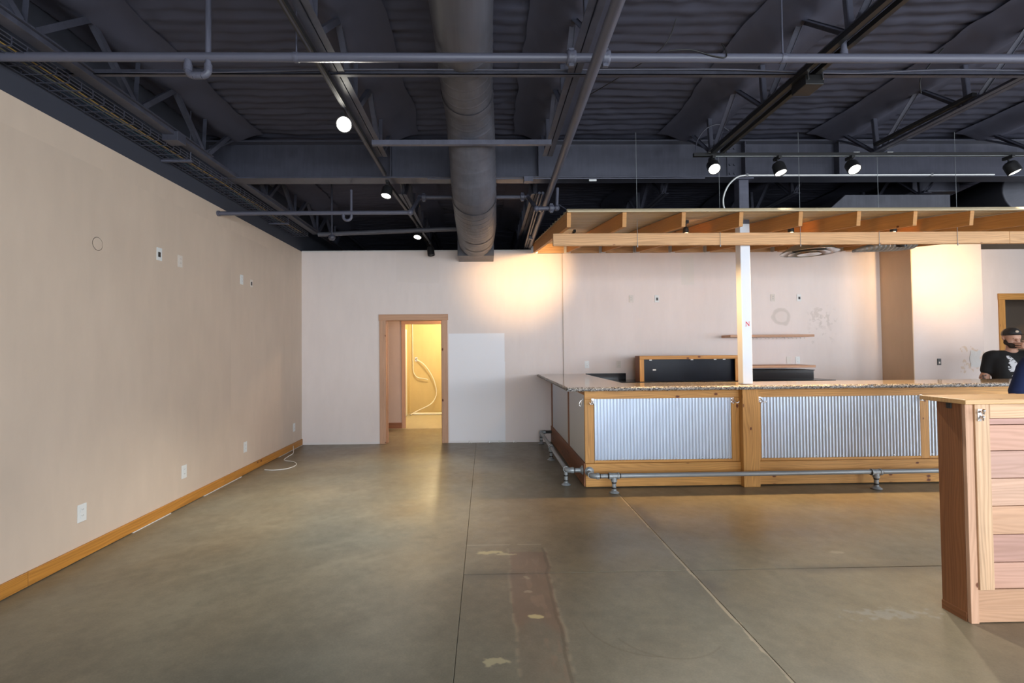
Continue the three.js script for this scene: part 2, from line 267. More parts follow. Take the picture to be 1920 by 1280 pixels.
// spray-foam ceiling over a fluted deck
const ceil = quadGrid(400, 460, (u, v) => {
  const x = lerp(XL - 0.1, XR, u), z = lerp(ZREAR, FRONT, v), w = (fbm(x * 1.1, z * 1.6, 3, 4) - 0.5) * 0.06;
  const rib = 0.016 * Math.pow(0.5 + 0.5 * Math.sin((z + w) / 0.115 * Math.PI * 2), 1.5) * (0.5 + fbm(x * 0.9, z * 2, 2, 12)), lump = 0.034 * Math.max(0, fbm(x * 2.6, z * 4.6, 4, 9) - 0.28) + 0.02 * Math.max(0, fbm(x * 9, z * 14, 3, 19) - 0.3);
return [x, DECK + lump + rib, z];
});
const ceiling = thing('ceiling', undefined, undefined, undefined, 'structure');
mesh('sprayed_foam', ceil, M.foam, ceiling);
mesh('roof_deck', bx(XL - 0.3, XR + 0.3, DECK + 0.12, DECK + 0.3, ZREAR - 0.2, FRONT + 0.3, 0), M.darkWall, ceiling);

const wallLeft = thing('wall_left', undefined, undefined, undefined, 'structure');
mesh('painted_wall', planeUV(bx(XL - 0.2, XL, -0.1, WT, ZREAR, FRONT + 0.2, 0), 2, 1), M.leftPaint, wallLeft);
mesh('dark_upper_wall', planeUV(bx(XL - 0.2, XL - 0.004, WT, DECK + 0.2, ZREAR, FRONT + 0.2, 0), 2, 1), M.darkWall, wallLeft);
structure('wall_right', planeUV(holed(-FRONT - 0.2, -ZREAR, -0.1, DECK + 0.2, 0, 0.2, SIDE.map(([a, b]) => [-b, -a, SILL, HEAD])).rotateY(Math.PI / 2).translate(XR + 0.2, 0, 0), 2, 1), M.leftPaint);
SIDE.forEach(([a, b], i) => {
  const w = thing('window_' + (i + 5), undefined, undefined, undefined, 'structure');
  for (const [p, q, r, t] of [[a, a + 0.06, SILL, HEAD], [b - 0.06, b, SILL, HEAD], [a, b, SILL, SILL + 0.06], [a, b, HEAD - 0.06, HEAD]]) mesh('frame', bx(XR + 0.06, XR + 0.12, r, t, p, q, 0.004), M.alum, w);
  mesh('pane', bx(XR + 0.085, XR + 0.091, SILL + 0.05, HEAD - 0.05, a + 0.05, b - 0.05, 0), M.glass, w);
});
structure('wall_rear', planeUV(bx(XL - 0.2, XR + 0.2, -0.1, DECK + 0.2, ZREAR - 0.2, ZREAR, 0), 0, 1), M.plenum);

// rear partition with the doorway; panel of a second sheet behind the bar; chase; doorway at the right
const DX0 = -1.613, DX1 = -0.712, DY = 2.0;
const wallBack = thing('wall_back', undefined, undefined, undefined, 'structure');
mesh('partition', rearUV(holed(XL, 1.285, -0.1, WT - 0.01, ZB, 0.13, [[DX0 - 0.03, DX1 + 0.03, -0.05, DY + 0.03]])), rearPaint, wallBack);
mesh('bar_partition', rearUV(holed(1.287, XR, -0.1, WT - 0.03, ZB + 0.012, 0.14, [[8.66, 9.75, -0.05, 2.27]])), rearPaint, wallBack);
mesh('corner_bead', bx(1.281, 1.293, 1.1, WT - 0.03, ZB - 0.01, ZB + 0.018, 0.003), M.chase, wallBack);
mesh('top_plate', bx(XL, 1.285, WT - 0.01, WT + 0.012, ZB - 0.13, ZB + 0.001, 0.002), M.drywall, wallBack);
const chase = thing('wall_chase', undefined, undefined, undefined, 'structure');
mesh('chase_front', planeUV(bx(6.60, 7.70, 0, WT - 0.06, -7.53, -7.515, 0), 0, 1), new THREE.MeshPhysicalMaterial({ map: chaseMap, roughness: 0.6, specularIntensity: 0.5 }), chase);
mesh('chase_side', planeUV(bx(6.586, 6.60, 0, WT - 0.06, ZB + 0.012, -7.515, 0), 2, 1), M.accent, chase);  // side face in a tan browner than the chase front
mesh('chase_return', planeUV(bx(7.69, 7.705, 0, WT - 0.06, ZB + 0.012, -7.53, 0), 2, 1), M.chase, chase);
mesh('chase_cap', planeUV(bx(6.60, 7.69, WT - 0.075, WT - 0.06, ZB + 0.012, -7.53, 0), 2, 1), M.chase, chase);
// torn plaster beside the doorway
single('plaster_patch', quadGrid(8, 10, (u, v) => [7.47 + 0.16 * u + 0.012 * Math.sin(v * 9), 1.17 + 0.25 * v + 0.01 * Math.sin(u * 8), -7.511 + 0.002 * fbm(u * 6, v * 6, 2, 3)]), M.drywall, 'white torn plaster patch on the wall behind the man in black', 'plaster');

// casings (flat boards) of both doorways
const trim1 = thing('trim_1', undefined, undefined, undefined, 'structure');
mesh('casing_board', bx(DX0 - 0.105, DX0, 0, DY, ZB + 0.001, ZB + 0.021, 0.004), M.casing, trim1);
mesh('casing_board', bx(DX1, DX1 + 0.10, 0, DY, ZB + 0.001, ZB + 0.021, 0.004), M.casing, trim1);
mesh('casing_board', bx(DX0 - 0.115, DX1 + 0.112, DY, DY + 0.10, ZB + 0.001, ZB + 0.023, 0.004), M.casing, trim1);
mesh('jamb', bx(DX0 - 0.028, DX0, 0, DY, ZB - 0.15, ZB + 0.001, 0.003), M.casing, trim1);
mesh('jamb', bx(DX1, DX1 + 0.028, 0, DY, ZB - 0.15, ZB + 0.001, 0.003), M.casing, trim1);
mesh('jamb', bx(DX0, DX1, DY, DY + 0.028, ZB - 0.15, ZB + 0.001, 0.003), M.casing, trim1);
mesh('door_stop', bx(DX0, DX0 + 0.012, 0, DY, ZB - 0.11, ZB - 0.075, 0.002), M.casing, trim1);
mesh('door_stop', bx(DX1 - 0.012, DX1, 0, DY, ZB - 0.11, ZB - 0.075, 0.002), M.casing, trim1);
const trim2 = thing('trim_2', undefined, undefined, undefined, 'structure');
mesh('casing_board', bx(8.575, 8.68, 0, 2.26, ZB + 0.013, ZB + 0.034, 0.004), M.honey, trim2);
mesh('casing_board', bx(9.73, 9.835, 0, 2.26, ZB + 0.013, ZB + 0.034, 0.004), M.honey, trim2);
mesh('casing_board', bx(8.57, 9.84, 2.26, 2.365, ZB + 0.013, ZB + 0.036, 0.004), M.honey, trim2);
mesh('jamb', bx(8.655, 8.68, 0, 2.26, ZB - 0.14, ZB + 0.013, 0.003), M.honey, trim2);
// dark room beyond the right doorway
const dark = thing('wall_darkroom', undefined, undefined, undefined, 'structure');
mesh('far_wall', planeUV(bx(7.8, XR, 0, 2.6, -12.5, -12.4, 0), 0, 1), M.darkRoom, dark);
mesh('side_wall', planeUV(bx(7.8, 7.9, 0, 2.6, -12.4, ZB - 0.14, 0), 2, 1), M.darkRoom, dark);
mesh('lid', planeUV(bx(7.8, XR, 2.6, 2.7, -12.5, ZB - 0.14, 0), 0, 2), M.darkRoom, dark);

// baseboard along the left wall, two boards butted together
const bb = thing('baseboard_left', undefined, undefined, undefined, 'structure');
for (const [a, b] of [[-8.12, -5.72], [-5.717, -3.30], [-3.297, -0.9], [-0.897, 1.5], [1.503, FRONT]]) mesh('board', bx(XL, XL + 0.018, 0.006, 0.098, a, b, 0.003, 2), M.base, bb);
for (const [a, b, w] of [[-6.1, -5.3, 0.026], [-4.75, -4.25, 0.024], [-8.1, -7.2, 0.022]]) mesh('caulk_bead', bx(XL, XL + w, 0, 0.006, a, b, 0.002), M.drywall, bb);

// street wall behind the camera with four glazed openings
const wallFront = thing('wall_front', undefined, undefined, undefined, 'structure');
mesh('street_wall', planeUV(holed(XL - 0.2, XR + 0.2, 0, DECK + 0.2, FRONT + 0.2, 0.2, WINDOWS.map(([a, b]) => [a, b, SILL, HEAD])), 0, 1), M.leftPaint, wallFront);
WINDOWS.forEach(([a, b], i) => {
  const w = thing('window_' + (i + 1), undefined, undefined, undefined, 'structure');
  for (const [p, q, r, s] of [[a, a + 0.06, SILL, HEAD], [b - 0.06, b, SILL, HEAD], [a, b, SILL, SILL + 0.06], [a, b, HEAD - 0.06, HEAD], [(a + b) / 2 - 0.025, (a + b) / 2 + 0.025, SILL, HEAD]]) mesh('frame', bx(p, q, r, s, FRONT + 0.06, FRONT + 0.12, 0.004), M.alum, w);
  mesh('pane', bx(a + 0.05, b - 0.05, SILL + 0.05, HEAD - 0.05, FRONT + 0.085, FRONT + 0.091, 0), M.glass, w);
});
structure('pavement', metreUV(bx(-14, 22, -0.25, -0.15, FRONT + 0.2, 22, 0), 0), new THREE.MeshPhysicalMaterial({ color: lin(0.35, 0.34, 0.32), roughness: 0.9 }), 'pale pavement outside the street windows');

// corridor and the yellow room behind the doorway
const cor = thing('wall_corridor', undefined, undefined, undefined, 'structure');
const ZC = -9.75, YX0 = -1.56, YX1 = -0.58;
mesh('far_wall', planeUV(holed(-2.95, 1.2, -0.1, 2.5, ZC, 0.14, [[YX0 - 0.02, YX1, -0.05, 2.03]]), 0, 1), M.corridor, cor);
mesh('end_wall', planeUV(bx(1.1, 1.2, 0, 2.5, ZC, ZB - 0.13, 0), 2, 1), M.corridor, cor);
mesh('lid', planeUV(bx(-2.95, 1.2, 2.5, 2.58, ZC - 0.14, ZB - 0.13, 0), 0, 2), M.drywall, cor);
mesh('baseboard', bx(-2.95, YX0 - 0.075, 0, 0.11, ZC, ZC + 0.018, 0.003), M.hostSide, cor);
const trim3 = thing('trim_3', undefined, undefined, undefined, 'structure');
mesh('casing_board', bx(YX0 - 0.075, YX0, 0, 2.03, ZC + 0.001, ZC + 0.02, 0.003), M.casing, trim3);
mesh('casing_board', bx(YX0 - 0.075, YX1 + 0.07, 2.03, 2.10, ZC + 0.001, ZC + 0.022, 0.003), M.casing, trim3);
mesh('casing_board', bx(YX1, YX1 + 0.07, 0, 2.03, ZC + 0.001, ZC + 0.02, 0.003), M.casing, trim3);
const yr = thing('wall_storeroom', undefined, undefined, undefined, 'structure');
const ZY = -12.2;
mesh('far_wall', planeUV(bx(-2.3, 0.3, 0, 2.6, ZY - 0.08, ZY, 0), 0, 1), M.yellow, yr);
mesh('side_wall', planeUV(bx(-2.3, -1.86, 0, 2.6, ZY, ZC - 0.14, 0), 2, 1), M.yellow, yr);
mesh('side_wall', planeUV(bx(0.2, 0.3, 0, 2.6, ZY, ZC - 0.14, 0), 2, 1), M.yellow, yr);
mesh('lid', planeUV(bx(-2.3, 0.3, 2.6, 2.68, ZY, ZC - 0.14, 0), 0, 2), M.drywall, yr);
const door1 = thing('door_1', undefined, undefined, undefined, 'structure');
mesh('leaf', bx(-1.86, -1.82, 0.01, 2.0, -11.6, -9.93, 0.003), M.whitePaint, door1);
for (const y of [0.25, 1.05, 1.85]) mesh('hinge', rod(V(-1.80, y - 0.045, -9.95), V(-1.80, y + 0.045, -9.95), 0.008), M.zinc, door1);
const addedCorridorLamp = thing('unseen_ceiling_bulb', 'added unseen warm bulb brightening the corridor behind the doorway', 'lamp');  // lamp added out of sight to brighten the corridor walls
mesh('holder', lathe([[0, 0.04], [0.05, 0.04], [0.055, 0.02], [0.03, 0], [0, 0]], 20).translate(-0.2, 2.458, -8.95), M.plate, addedCorridorLamp);
mesh('bulb', new THREE.SphereGeometry(0.045, 20, 14).translate(-0.2, 2.413, -8.95), new THREE.MeshStandardMaterial({ color: 0xffffff, emissive: lin(1, 0.72, 0.45), emissiveIntensity: 4 }), addedCorridorLamp);
{ const l = new THREE.PointLight(lin(1, 0.70, 0.45), 1.5, 0, 2); l.position.set(-0.2, 2.32, -8.95); l.castShadow = true; l.shadow.radius = 2; addedCorridorLamp.add(l); }
// bulb in the storeroom
const lampY = thing('unseen_ceiling_bulb', 'warm bare bulb on the ceiling of the yellow storeroom', 'lamp');
mesh('holder', lathe([[0, 0.04], [0.05, 0.04], [0.055, 0.02], [0.03, 0], [0, 0]], 20).translate(-0.9, 2.555, -10.9), M.plate, lampY);
mesh('bulb', new THREE.SphereGeometry(0.045, 20, 14).translate(-0.9, 2.51, -10.9), new THREE.MeshStandardMaterial({ color: 0xffffff, emissive: lin(1, 0.78, 0.42), emissiveIntensity: 6 }), lampY);
{ const l = new THREE.PointLight(lin(1, 0.80, 0.46), 3.6, 0, 2); l.position.set(-0.9, 2.42, -10.9); l.castShadow = true; l.shadow.radius = 2; lampY.add(l); }

// ---------------------------------------------------------------- roof steel
const steel = M.steelPaint;
{ // wide-flange girder with the column under it
  const g = thing('steel_girder', 'dark grey painted steel girder running across the room above the white column', 'beam');
  mesh('bottom_flange', bx(XL, XR, 3.36, 3.376, -5.50, -5.31, 0.002), steel, g);
  mesh('web', bx(XL, XR, 3.376, 3.755, -5.412, -5.398, 0), steel, g);
  mesh('top_flange', bx(XL, XR, 3.755, 3.772, -5.50, -5.31, 0.002), steel, g);
  mesh('connection_plate', bx(2.69, 2.80, 3.376, 3.755, -5.398, -5.386, 0.002), steel, g);
  for (const y of [3.42, 3.52, 3.62, 3.70]) for (const x of [2.72, 2.77]) mesh('bolt', new THREE.CylinderGeometry(0.012, 0.012, 0.016, 6).rotateX(Math.PI / 2).translate(x, y, -5.38), steel, g);
  for (const x of [-1.0, 0.6, 2.86, 3.9]) mesh('stiffener', bx(x - 0.005, x + 0.005, 3.376, 3.755, -5.398, -5.315, 0), steel, g);
  const c = thing('steel_column', 'white painted square steel column rising through the bar top to the ceiling', 'column');
  mesh('lower_shaft', bx(2.80, 2.91, 1.106, 2.86, -5.462, -5.352, 0.008), M.whitePaint, c);
  mesh('upper_shaft', bx(2.80, 2.91, 2.86, 3.345, -5.462, -5.352, 0.008), M.pipePaint, c);
  mesh('cap_plate', bx(2.76, 2.95, 3.345, 3.36, -5.50, -5.32, 0.002), M.pipePaint, c);
  const font = await new FontLoader().loadAsync('fonts/droid/droid_serif_bold.typeface.json');
  const n = new TextGeometry('N', { font, size: 0.05, depth: 0.0008, curveSegments: 4 }); n.computeBoundingBox();
  n.translate(2.862 - (n.boundingBox.max.x) / 2, 1.735, -5.3518);
  mesh('letter', n, new THREE.MeshPhysicalMaterial({ color: lin(0.62, 0.05, 0.07), roughness: 0.5 }), c).userData.label = 'red serif letter N sticker';
}
// open-web joists: double-angle chords, diagonals and a post at each lower panel point
function joist(x, z0, z1, nodes, label, seat) {
  const j = thing('bar_joist', label, 'joist', 'open-web steel roof joists');
  const yb = 3.40, yt = 3.795, L = (a, b, y, s) => [bar(V(x + s * 0.006, y + 0.018, a), V(x + s * 0.006, y + 0.018, b), 0.004, 0.036).rotateY(0), bx(Math.min(x + s * 0.006, x + s * 0.046), Math.max(x + s * 0.006, x + s * 0.046), y, y + 0.005, b, a, 0)];
  const chord = (y, a, b, up) => [-1, 1].flatMap((s) => [bx(x + s * 0.006 - 0.002, x + s * 0.006 + 0.002, up ? y - 0.036 : y, up ? y : y + 0.040, b, a, 0), bx(x + s * 0.006, x + s * 0.048, up ? y - 0.004 : y, up ? y : y + 0.005, b, a, 0)]);
  mesh('bottom_chord', chord(yb, z0, z1, false), steel, j);
  mesh('top_chord', chord(yt, seat ? seat[0] : z0, seat ? seat[1] : z1, true), steel, j);
  const za = seat[0] - 0.02, zb = Math.max(seat[1], -9.5) + 0.12;
  mesh('foam_coat', quadGrid(24, Math.round((za - zb) / 0.035), (u, v) => { const z = lerp(za, zb, v), c = u * 2 - 1, w = 0.24 + 0.14 * fbm(z * 1.7, x, 3, 5), bell = Math.pow(0.5 + 0.5 * Math.cos(c * Math.PI), 1.4), h = 0.062 + 0.03 * (fbm(z * 2.6 + 9, u * 3 + x, 3, 6) - 0.4) + 0.02 * (fbm(z * 9, u * 5, 3, 16) - 0.5); return [Math.max(XL + 0.004, x + c * w), 3.828 - bell * (h + 0.016) - 0.006 * fbm(z * 11, c * 6, 3, 26), z]; }), M.foam, j);
  nodes.forEach((z, i) => {
    for (const s of [-1, 1]) { const zt = z + s * 0.46; mesh('web_diagonal', [bar(V(x + 0.018, yb + 0.02, z + s * 0.05), V(x + 0.018, yt - 0.02, zt), 0.040, 0.004), bar(V(x - 0.004, yb + 0.02, z + s * 0.05 + 0.018), V(x - 0.004, yt - 0.02, zt + 0.018), 0.004, 0.040)], steel, j); }
    mesh('web_post', [bar(V(x - 0.018, yb + 0.02, z), V(x - 0.018, yt - 0.02, z - 0.03), 0.032, 0.004), bar(V(x, yb + 0.02, z + 0.016), V(x, yt - 0.02, z - 0.014), 0.004, 0.032)], steel, j);
  });
  return j;
}
const JX = [-2.66, -0.985, 0.63, 2.22, 3.86, 5.5];
const JL = ['above the wire cable tray', 'above the long lighting track', 'beside the thick sprinkler main', 'carrying the twin black raceways', 'over the half wall and bar end', 'at the far end of the bar'];
JX.forEach((x, i) => {
  const j = joist(x, 3.2, -4.83, [-4.75, -3.83, -2.91, -1.99, -1.07, -0.15], 'open-web steel joist ' + JL[i] + ', street side of the girder', [3.3, -5.42]);
  mesh('end_rod', rod(V(x, 3.425, -4.76), V(x, 3.785, -5.34), 0.011), steel, j);
  const k = joist(x, -6.0, -12.4, [-6.1, -7.02, -7.94, -8.86], 'open-web steel joist ' + JL[i] + ', beyond the girder', [-5.40, -12.5]);
  mesh('end_rod', rod(V(x, 3.425, -6.05), V(x, 3.785, -5.47), 0.011), steel, k);
});
// horizontal bridging angles
single('bridging_angle', [bx(XL, 6.6, 3.392, 3.397, -3.40, -3.365, 0), bx(XL, 6.6, 3.392, 3.424, -3.369, -3.365, 0)], steel, 'thin steel bridging angle under the joists behind the large cross pipe', 'steel angle');
single('strut_channel', [bx(-0.97, 0.60, 3.30, 3.304, -4.34, -4.30, 0), bx(-0.97, 0.60, 3.304, 3.341, -4.304, -4.30, 0), bx(-0.97, 0.60, 3.304, 3.341, -4.34, -4.336, 0)], M.pipePaint, 'grey strut channel under the round duct between two joists', 'strut');

// ---------------------------------------------------------------- round duct: high run, offset, run under the girder, collar to the wall
{
  const d = thing('round_duct', 'large round grey spiral duct running from the ceiling to the rear wall', 'duct');
  const path = [[-0.125, 3.60, 2.6, 0.195], [-0.125, 3.60, -3.2, 0.195], [-0.125, 3.60, -3.95, 0.205], [-0.115, 3.57, -4.35, 0.214], [-0.105, 3.38, -4.72, 0.222], [-0.10, 3.16, -5.05, 0.228], [-0.10, 3.10, -5.45, 0.236], [-0.10, 3.12, -6.3, 0.256], [-0.115, 3.18, -7.2, 0.268], [-0.125, 3.205, -7.62, 0.272]];
  const c = new THREE.CatmullRomCurve3(path.map((p) => V(p[0], p[1], p[2])), false, 'centripetal');
  const at = (z) => { let i = 0; while (i < path.length - 2 && path[i + 1][2] > z) i++; const a = path[i], b = path[i + 1], t = clamp((z - a[2]) / (b[2] - a[2])); return lerp(a[3], b[3], t); };
  const loft = (u0, u1, n, fr) => quadGrid(40, n, (u, v) => { const t = lerp(u0, u1, v), p = c.getPoint(t), tan = c.getTangent(t), nx = V(1, 0, 0), ny = V(1, 0, 0).cross(tan).normalize().negate(), r = fr(p.z, t, u), a = u * Math.PI * 2; return [p.x + nx.x * Math.cos(a) * r, p.y + ny.y * Math.sin(a) * r, p.z + ny.z * Math.sin(a) * r, u * 1.4, t * 9]; });
  const uz = (z) => { let lo = 0, hi = 1; for (let i = 0; i < 30; i++) { const m = (lo + hi) / 2; if (c.getPoint(m).z > z) lo = m; else hi = m; } return lo; };
  const seam = (z, t, u) => at(z) + 0.003 * Math.exp(-((((((z / 0.13 + u) % 1 + 1) % 1) - 0.5) / 0.05) ** 2));
  for (const [a, b] of [[2.6, -2.2], [-2.2, -4.0], [-4.0, -5.2], [-5.2, -6.4], [-6.4, -7.62]]) mesh('duct_section', loft(uz(a), uz(b), Math.round((a - b) / 0.012), seam), M.ductPaint, d);
  for (const z of [-2.2, -4.0, -5.2, -6.4, -7.05]) mesh('joint_band', loft(uz(z + 0.035), uz(z - 0.035), 3, (q) => at(q) + 0.006), M.ductPaint, d);
  mesh('square_collar', bx(-0.41, 0.15, 2.955, 3.50, -8.126, -7.60, 0.004), M.ductPaint, d);
  for (const [z, y] of [[-2.35, 3.6], [-1.4, 3.6]]) for (const s of [-1, 1]) mesh('hanger_strap', bx(-0.125 + s * 0.2 - 0.0015, -0.125 + s * 0.2 + 0.0015, y - 0.05, DECK, z, z + 0.03, 0), M.ductPaint, d);
}
// ---------------------------------------------------------------- sprinkler pipes
const UP = V(0, 1, 0), RT = V(1, 0, 0), LF = V(-1, 0, 0), DN = V(0, -1, 0), BK = V(0, 0, -1), FW_ = V(0, 0, 1);
function coupling(p, axis, r) { const g = []; g.push(aim(lathe([[r, -0.028], [r + 0.016, -0.026], [r + 0.018, -0.01], [r + 0.014, 0], [r + 0.018, 0.01], [r + 0.016, 0.026], [r, 0.028]], 18), p, axis)); for (const s of [-1, 1]) g.push(bx(p.x - 0.018, p.x + 0.018, p.y + s * (r + 0.018) - 0.012, p.y + s * (r + 0.018) + 0.012, p.z - 0.014, p.z + 0.014, 0.004)); return g; }
{
  const Y = 3.29, Z = -3.0, r = 0.0265, p = thing('sprinkler_pipe', 'long grey sprinkler branch pipe crossing under the joists near the ceiling', 'pipe');
  mesh('pipe', rod(V(XL, Y, Z), V(6.8, Y, Z), r, 18), M.pipePaint, p);
  mesh('grooved_coupling', coupling(V(0.545, Y, Z), RT, r), M.pipePaint, p); mesh('grooved_coupling', coupling(V(0.755, Y, Z), RT, r), M.pipePaint, p);
  mesh('return_bend', [rod(V(-1.78, Y, Z), V(-1.78, Y - 0.08, Z), 0.021, 12), bend(V(-1.78, Y - 0.112, Z), UP, RT, 0.034, 0.021), rod(V(-1.745, Y - 0.112, Z), V(-1.695, Y - 0.112, Z), 0.022, 12), bend(V(-1.66, Y - 0.112, Z), LF, UP, 0.034, 0.021), rod(V(-1.66, Y - 0.075, Z), V(-1.66, DECK, Z), 0.017, 12), rod(V(-1.66, Y - 0.085, Z), V(-1.66, Y - 0.045, Z), 0.023, 12), rod(V(-1.78, Y - 0.085, Z), V(-1.78, Y - 0.045, Z), 0.025, 12)], M.pipePaint, p);
  mesh('riser_nipple', [rod(V(2.245, Y, Z), V(2.245, Y + 0.11, Z), 0.017, 12), rod(V(2.245, Y + 0.02, Z), V(2.245, Y + 0.05, Z), 0.022, 12)], M.pipePaint, p);
  for (const x of [-1.13, 1.86]) mesh('hanger', [rod(V(x, Y, Z), V(x, DECK, Z), 0.005, 6), lathe([[r, -0.014], [r + 0.004, -0.014], [r + 0.004, 0.014], [r, 0.014]], 16).rotateZ(Math.PI / 2).translate(x, Y, Z)], M.pipePaint, p);
  mesh('twisted_wire', tube([[1.14, Y + 0.03, Z + 0.03], [1.27, Y + 0.032, Z + 0.033], [1.42, Y - 0.008, Z + 0.034], [1.49, Y - 0.012, Z + 0.034], [1.485, Y + 0.04, Z + 0.03], [1.47, Y + 0.08, Z + 0.02]], 0.004, 50, 6), M.black, p);
}
{
  const p = thing('main_pipe', 'thick grey sprinkler main running toward the rear wall beside the round duct', 'pipe');
  mesh('pipe', rod(V(0.585, 3.20, 2.8), V(0.755, 3.20, -8.2), 0.034, 18), M.pipePaint, p);
  for (const z of [-5.9, -7.4]) mesh('joint_collar', rod(V(0.68 + (z + 4) * -0.0155 - 0.02, 3.20, z), V(0.68 + (z + 4) * -0.0155 - 0.02, 3.20, z - 0.05), 0.04, 18), M.pipePaint, p);
}
{
  const y = 3.06, z = -5.58, r = 0.023, p = thing('sprinkler_pipe', 'grey sprinkler branch pipe with capped end at the left wall beyond the girder', 'pipe');
  mesh('pipe', [rod(V(-2.965, y, z), V(-0.83, y, z), r, 14), rod(V(-0.83, y, z), V(-0.79, 3.40, -6.12), r, 14), rod(V(-0.79, 3.40, -6.12), V(0.55, 3.40, -6.12), r, 14), rod(V(0.55, 3.40, -6.12), V(0.60, 3.11, -5.62), r, 14), rod(V(0.60, 3.11, -5.62), V(0.83, 3.11, -5.6), r, 14), rod(V(0.83, 3.11, -5.6), V(0.84, 3.34, -5.6), r * 0.8, 14)], M.pipePaint, p);
  mesh('elbow', [V(-0.83, y, z), V(-0.79, 3.40, -6.12), V(0.55, 3.40, -6.12), V(0.60, 3.11, -5.62), V(0.83, 3.11, -5.6)].map((q) => new THREE.SphereGeometry(0.034, 14, 10).translate(q.x, q.y, q.z)), M.pipePaint, p);
  for (const [x, yy, zz] of [[-0.74, 3.40, -6.12], [0.48, 3.40, -6.12], [0.77, 3.11, -5.605]]) mesh('grooved_coupling', coupling(V(x, yy, zz), RT, r), M.pipePaint, p);
  mesh('end_cap', rod(V(-2.979, y, z), V(-2.955, y, z), 0.03, 14), M.pipePaint, p);
  mesh('return_bend', [rod(V(-1.58, y, z), V(-1.58, y - 0.04, z), 0.018), bend(V(-1.58, y - 0.085, z), UP, RT, 0.045, 0.016), bend(V(-1.49, y - 0.085, z), LF, UP, 0.045, 0.016), rod(V(-1.49, y - 0.04, z), V(-1.49, y + 0.26, z), 0.014)], M.pipePaint, p);
}
for (const [x, dx] of [[0.66, 0.01], [0.70, 0.0]]) single('conduit', rod(V(x - 0.02, 3.30, -5.65), V(x + dx, 3.19, -8.2), 0.016, 10), M.steelPaint, 'thin grey conduit running beside the sprinkler main to the rear wall', 'conduit', 'conduits beside the sprinkler main');
single('conduit', tube([[1.15, 3.05, -6.6], [1.0, 3.16, -5.9], [0.84, 3.18, -5.66]], 0.007, 20, 6), M.steelPaint, 'thin bent conduit reaching over the corner of the timber canopy', 'conduit');

// conduit on the girder and its drop to the canopy
{
  const p = thing('white_conduit', 'white conduit along the girder curving down to the canopy beside the column', 'conduit');
  mesh('straight_run', rod(V(2.84, 3.372, -5.295), V(5.6, 3.372, -5.295), 0.0085, 10), M.plate, p);
  mesh('drop', tube([[2.84, 3.372, -5.295], [2.76, 3.355, -5.295], [2.66, 3.27, -5.295], [2.60, 3.14, -5.295], [2.60, 3.03, -5.295], [2.65, 2.93, -5.295], [2.70, 2.86, -5.295]], 0.0085, 40, 10), M.plate, p);
  for (const x of [2.86, 3.25, 4.9]) mesh('clip', bx(x - 0.012, x + 0.012, 3.357, 3.39, -5.31, -5.283, 0.003), M.zinc, p);
  single('conduit', rod(V(-0.6, 3.345, -5.30), V(2.4, 3.345, -5.30), 0.008, 8), M.pipePaint, 'thin grey conduit clipped under the girder beside the round duct', 'conduit');
  single('junction_box', bx(0.43, 0.53, 3.30, 3.358, -5.33, -5.25, 0.004), M.pipePaint, 'small grey junction box under the girder by the sprinkler main', 'junction box');
  single('name_plate', bx(1.14, 1.22, 3.315, 3.335, -5.305, -5.298, 0.001), M.plate, 'small white tag hanging from the girder', 'tag');
}
// ---------------------------------------------------------------- wire cable tray along the left joist
{
  const x0 = -2.955, x1 = -2.735, y0 = 3.30, y1 = 3.35, za = 3.0, zb = -7.75, t = thing('cable_tray', 'wire basket cable tray along the top of the left wall', 'cable tray'), r = 0.0025;
  const longs = []; for (let i = 0; i <= 4; i++) longs.push(bx(x0 + (x1 - x0) * i / 4 - r, x0 + (x1 - x0) * i / 4 + r, y0 - r, y0 + r, zb, za, 0));
  for (const x of [x0, x1]) for (const y of [y0 + 0.025, y1]) longs.push(bx(x - r, x + r, y - r, y + r, zb, za, 0));
  mesh('long_wires', longs, M.steelPaint, t);
  const cross = []; for (let z = za; z >= zb; z -= 0.05 * 2) cross.push(bx(x0, x1, y0 - 3 * r, y0 - r, z - r, z + r, 0), bx(x0 - r, x0 + r, y0, y1, z - r, z + r, 0), bx(x1 - r, x1 + r, y0, y1, z - r, z + r, 0));
  mesh('cross_wires', cross, M.steelPaint, t);
  for (const z of [-4.62, -6.9, -2.1]) mesh('bracket', [bx(XL, x1 + 0.03, y0 - 0.028, y0 - 0.008, z - 0.012, z + 0.012, 0.002), rod(V(x1 + 0.02, y0 - 0.02, z), V(x1 + 0.02, DECK, z), 0.004, 6)], M.pipePaint, t);
  const cable = (ox, col, seed, label) => { const pts = []; for (let i = 0; i <= 24; i++) pts.push([x0 + ox + (fbm(i * 0.7, seed, 2, 3) - 0.5) * 0.05, y0 + 0.012 + h2(i, seed, 2) * 0.01, lerp(za, zb + 0.2, i / 24)]); single('data_cable', tube(pts, 0.005, 160, 6), new THREE.MeshPhysicalMaterial({ color: col, roughness: 0.5 }), label, 'cable'); };
  cable(0.16, lin(0.30, 0.19, 0.05), 1, 'yellow data cable lying in the wire basket tray'); cable(0.09, lin(0.03, 0.10, 0.14), 2, 'blue data cable lying in the wire basket tray'); cable(0.12, lin(0.18, 0.16, 0.10), 3, 'tan data cable lying in the wire basket tray'); cable(0.05, lin(0.01, 0.03, 0.06), 4, 'black data cable lying in the wire basket tray');
  single('junction_box', bx(-2.735, -2.60, 3.315, 3.395, -4.36, -4.24, 0.004), M.steelPaint, 'grey junction box under the left joist beside the wire tray', 'junction box');
  single('strut_rail', bx(-2.72, -2.63, 3.365, 3.398, -7.9, 3.0, 0.002), M.steelPaint, 'steel rail fixed under the left joist beside the wire tray', 'strut');
}
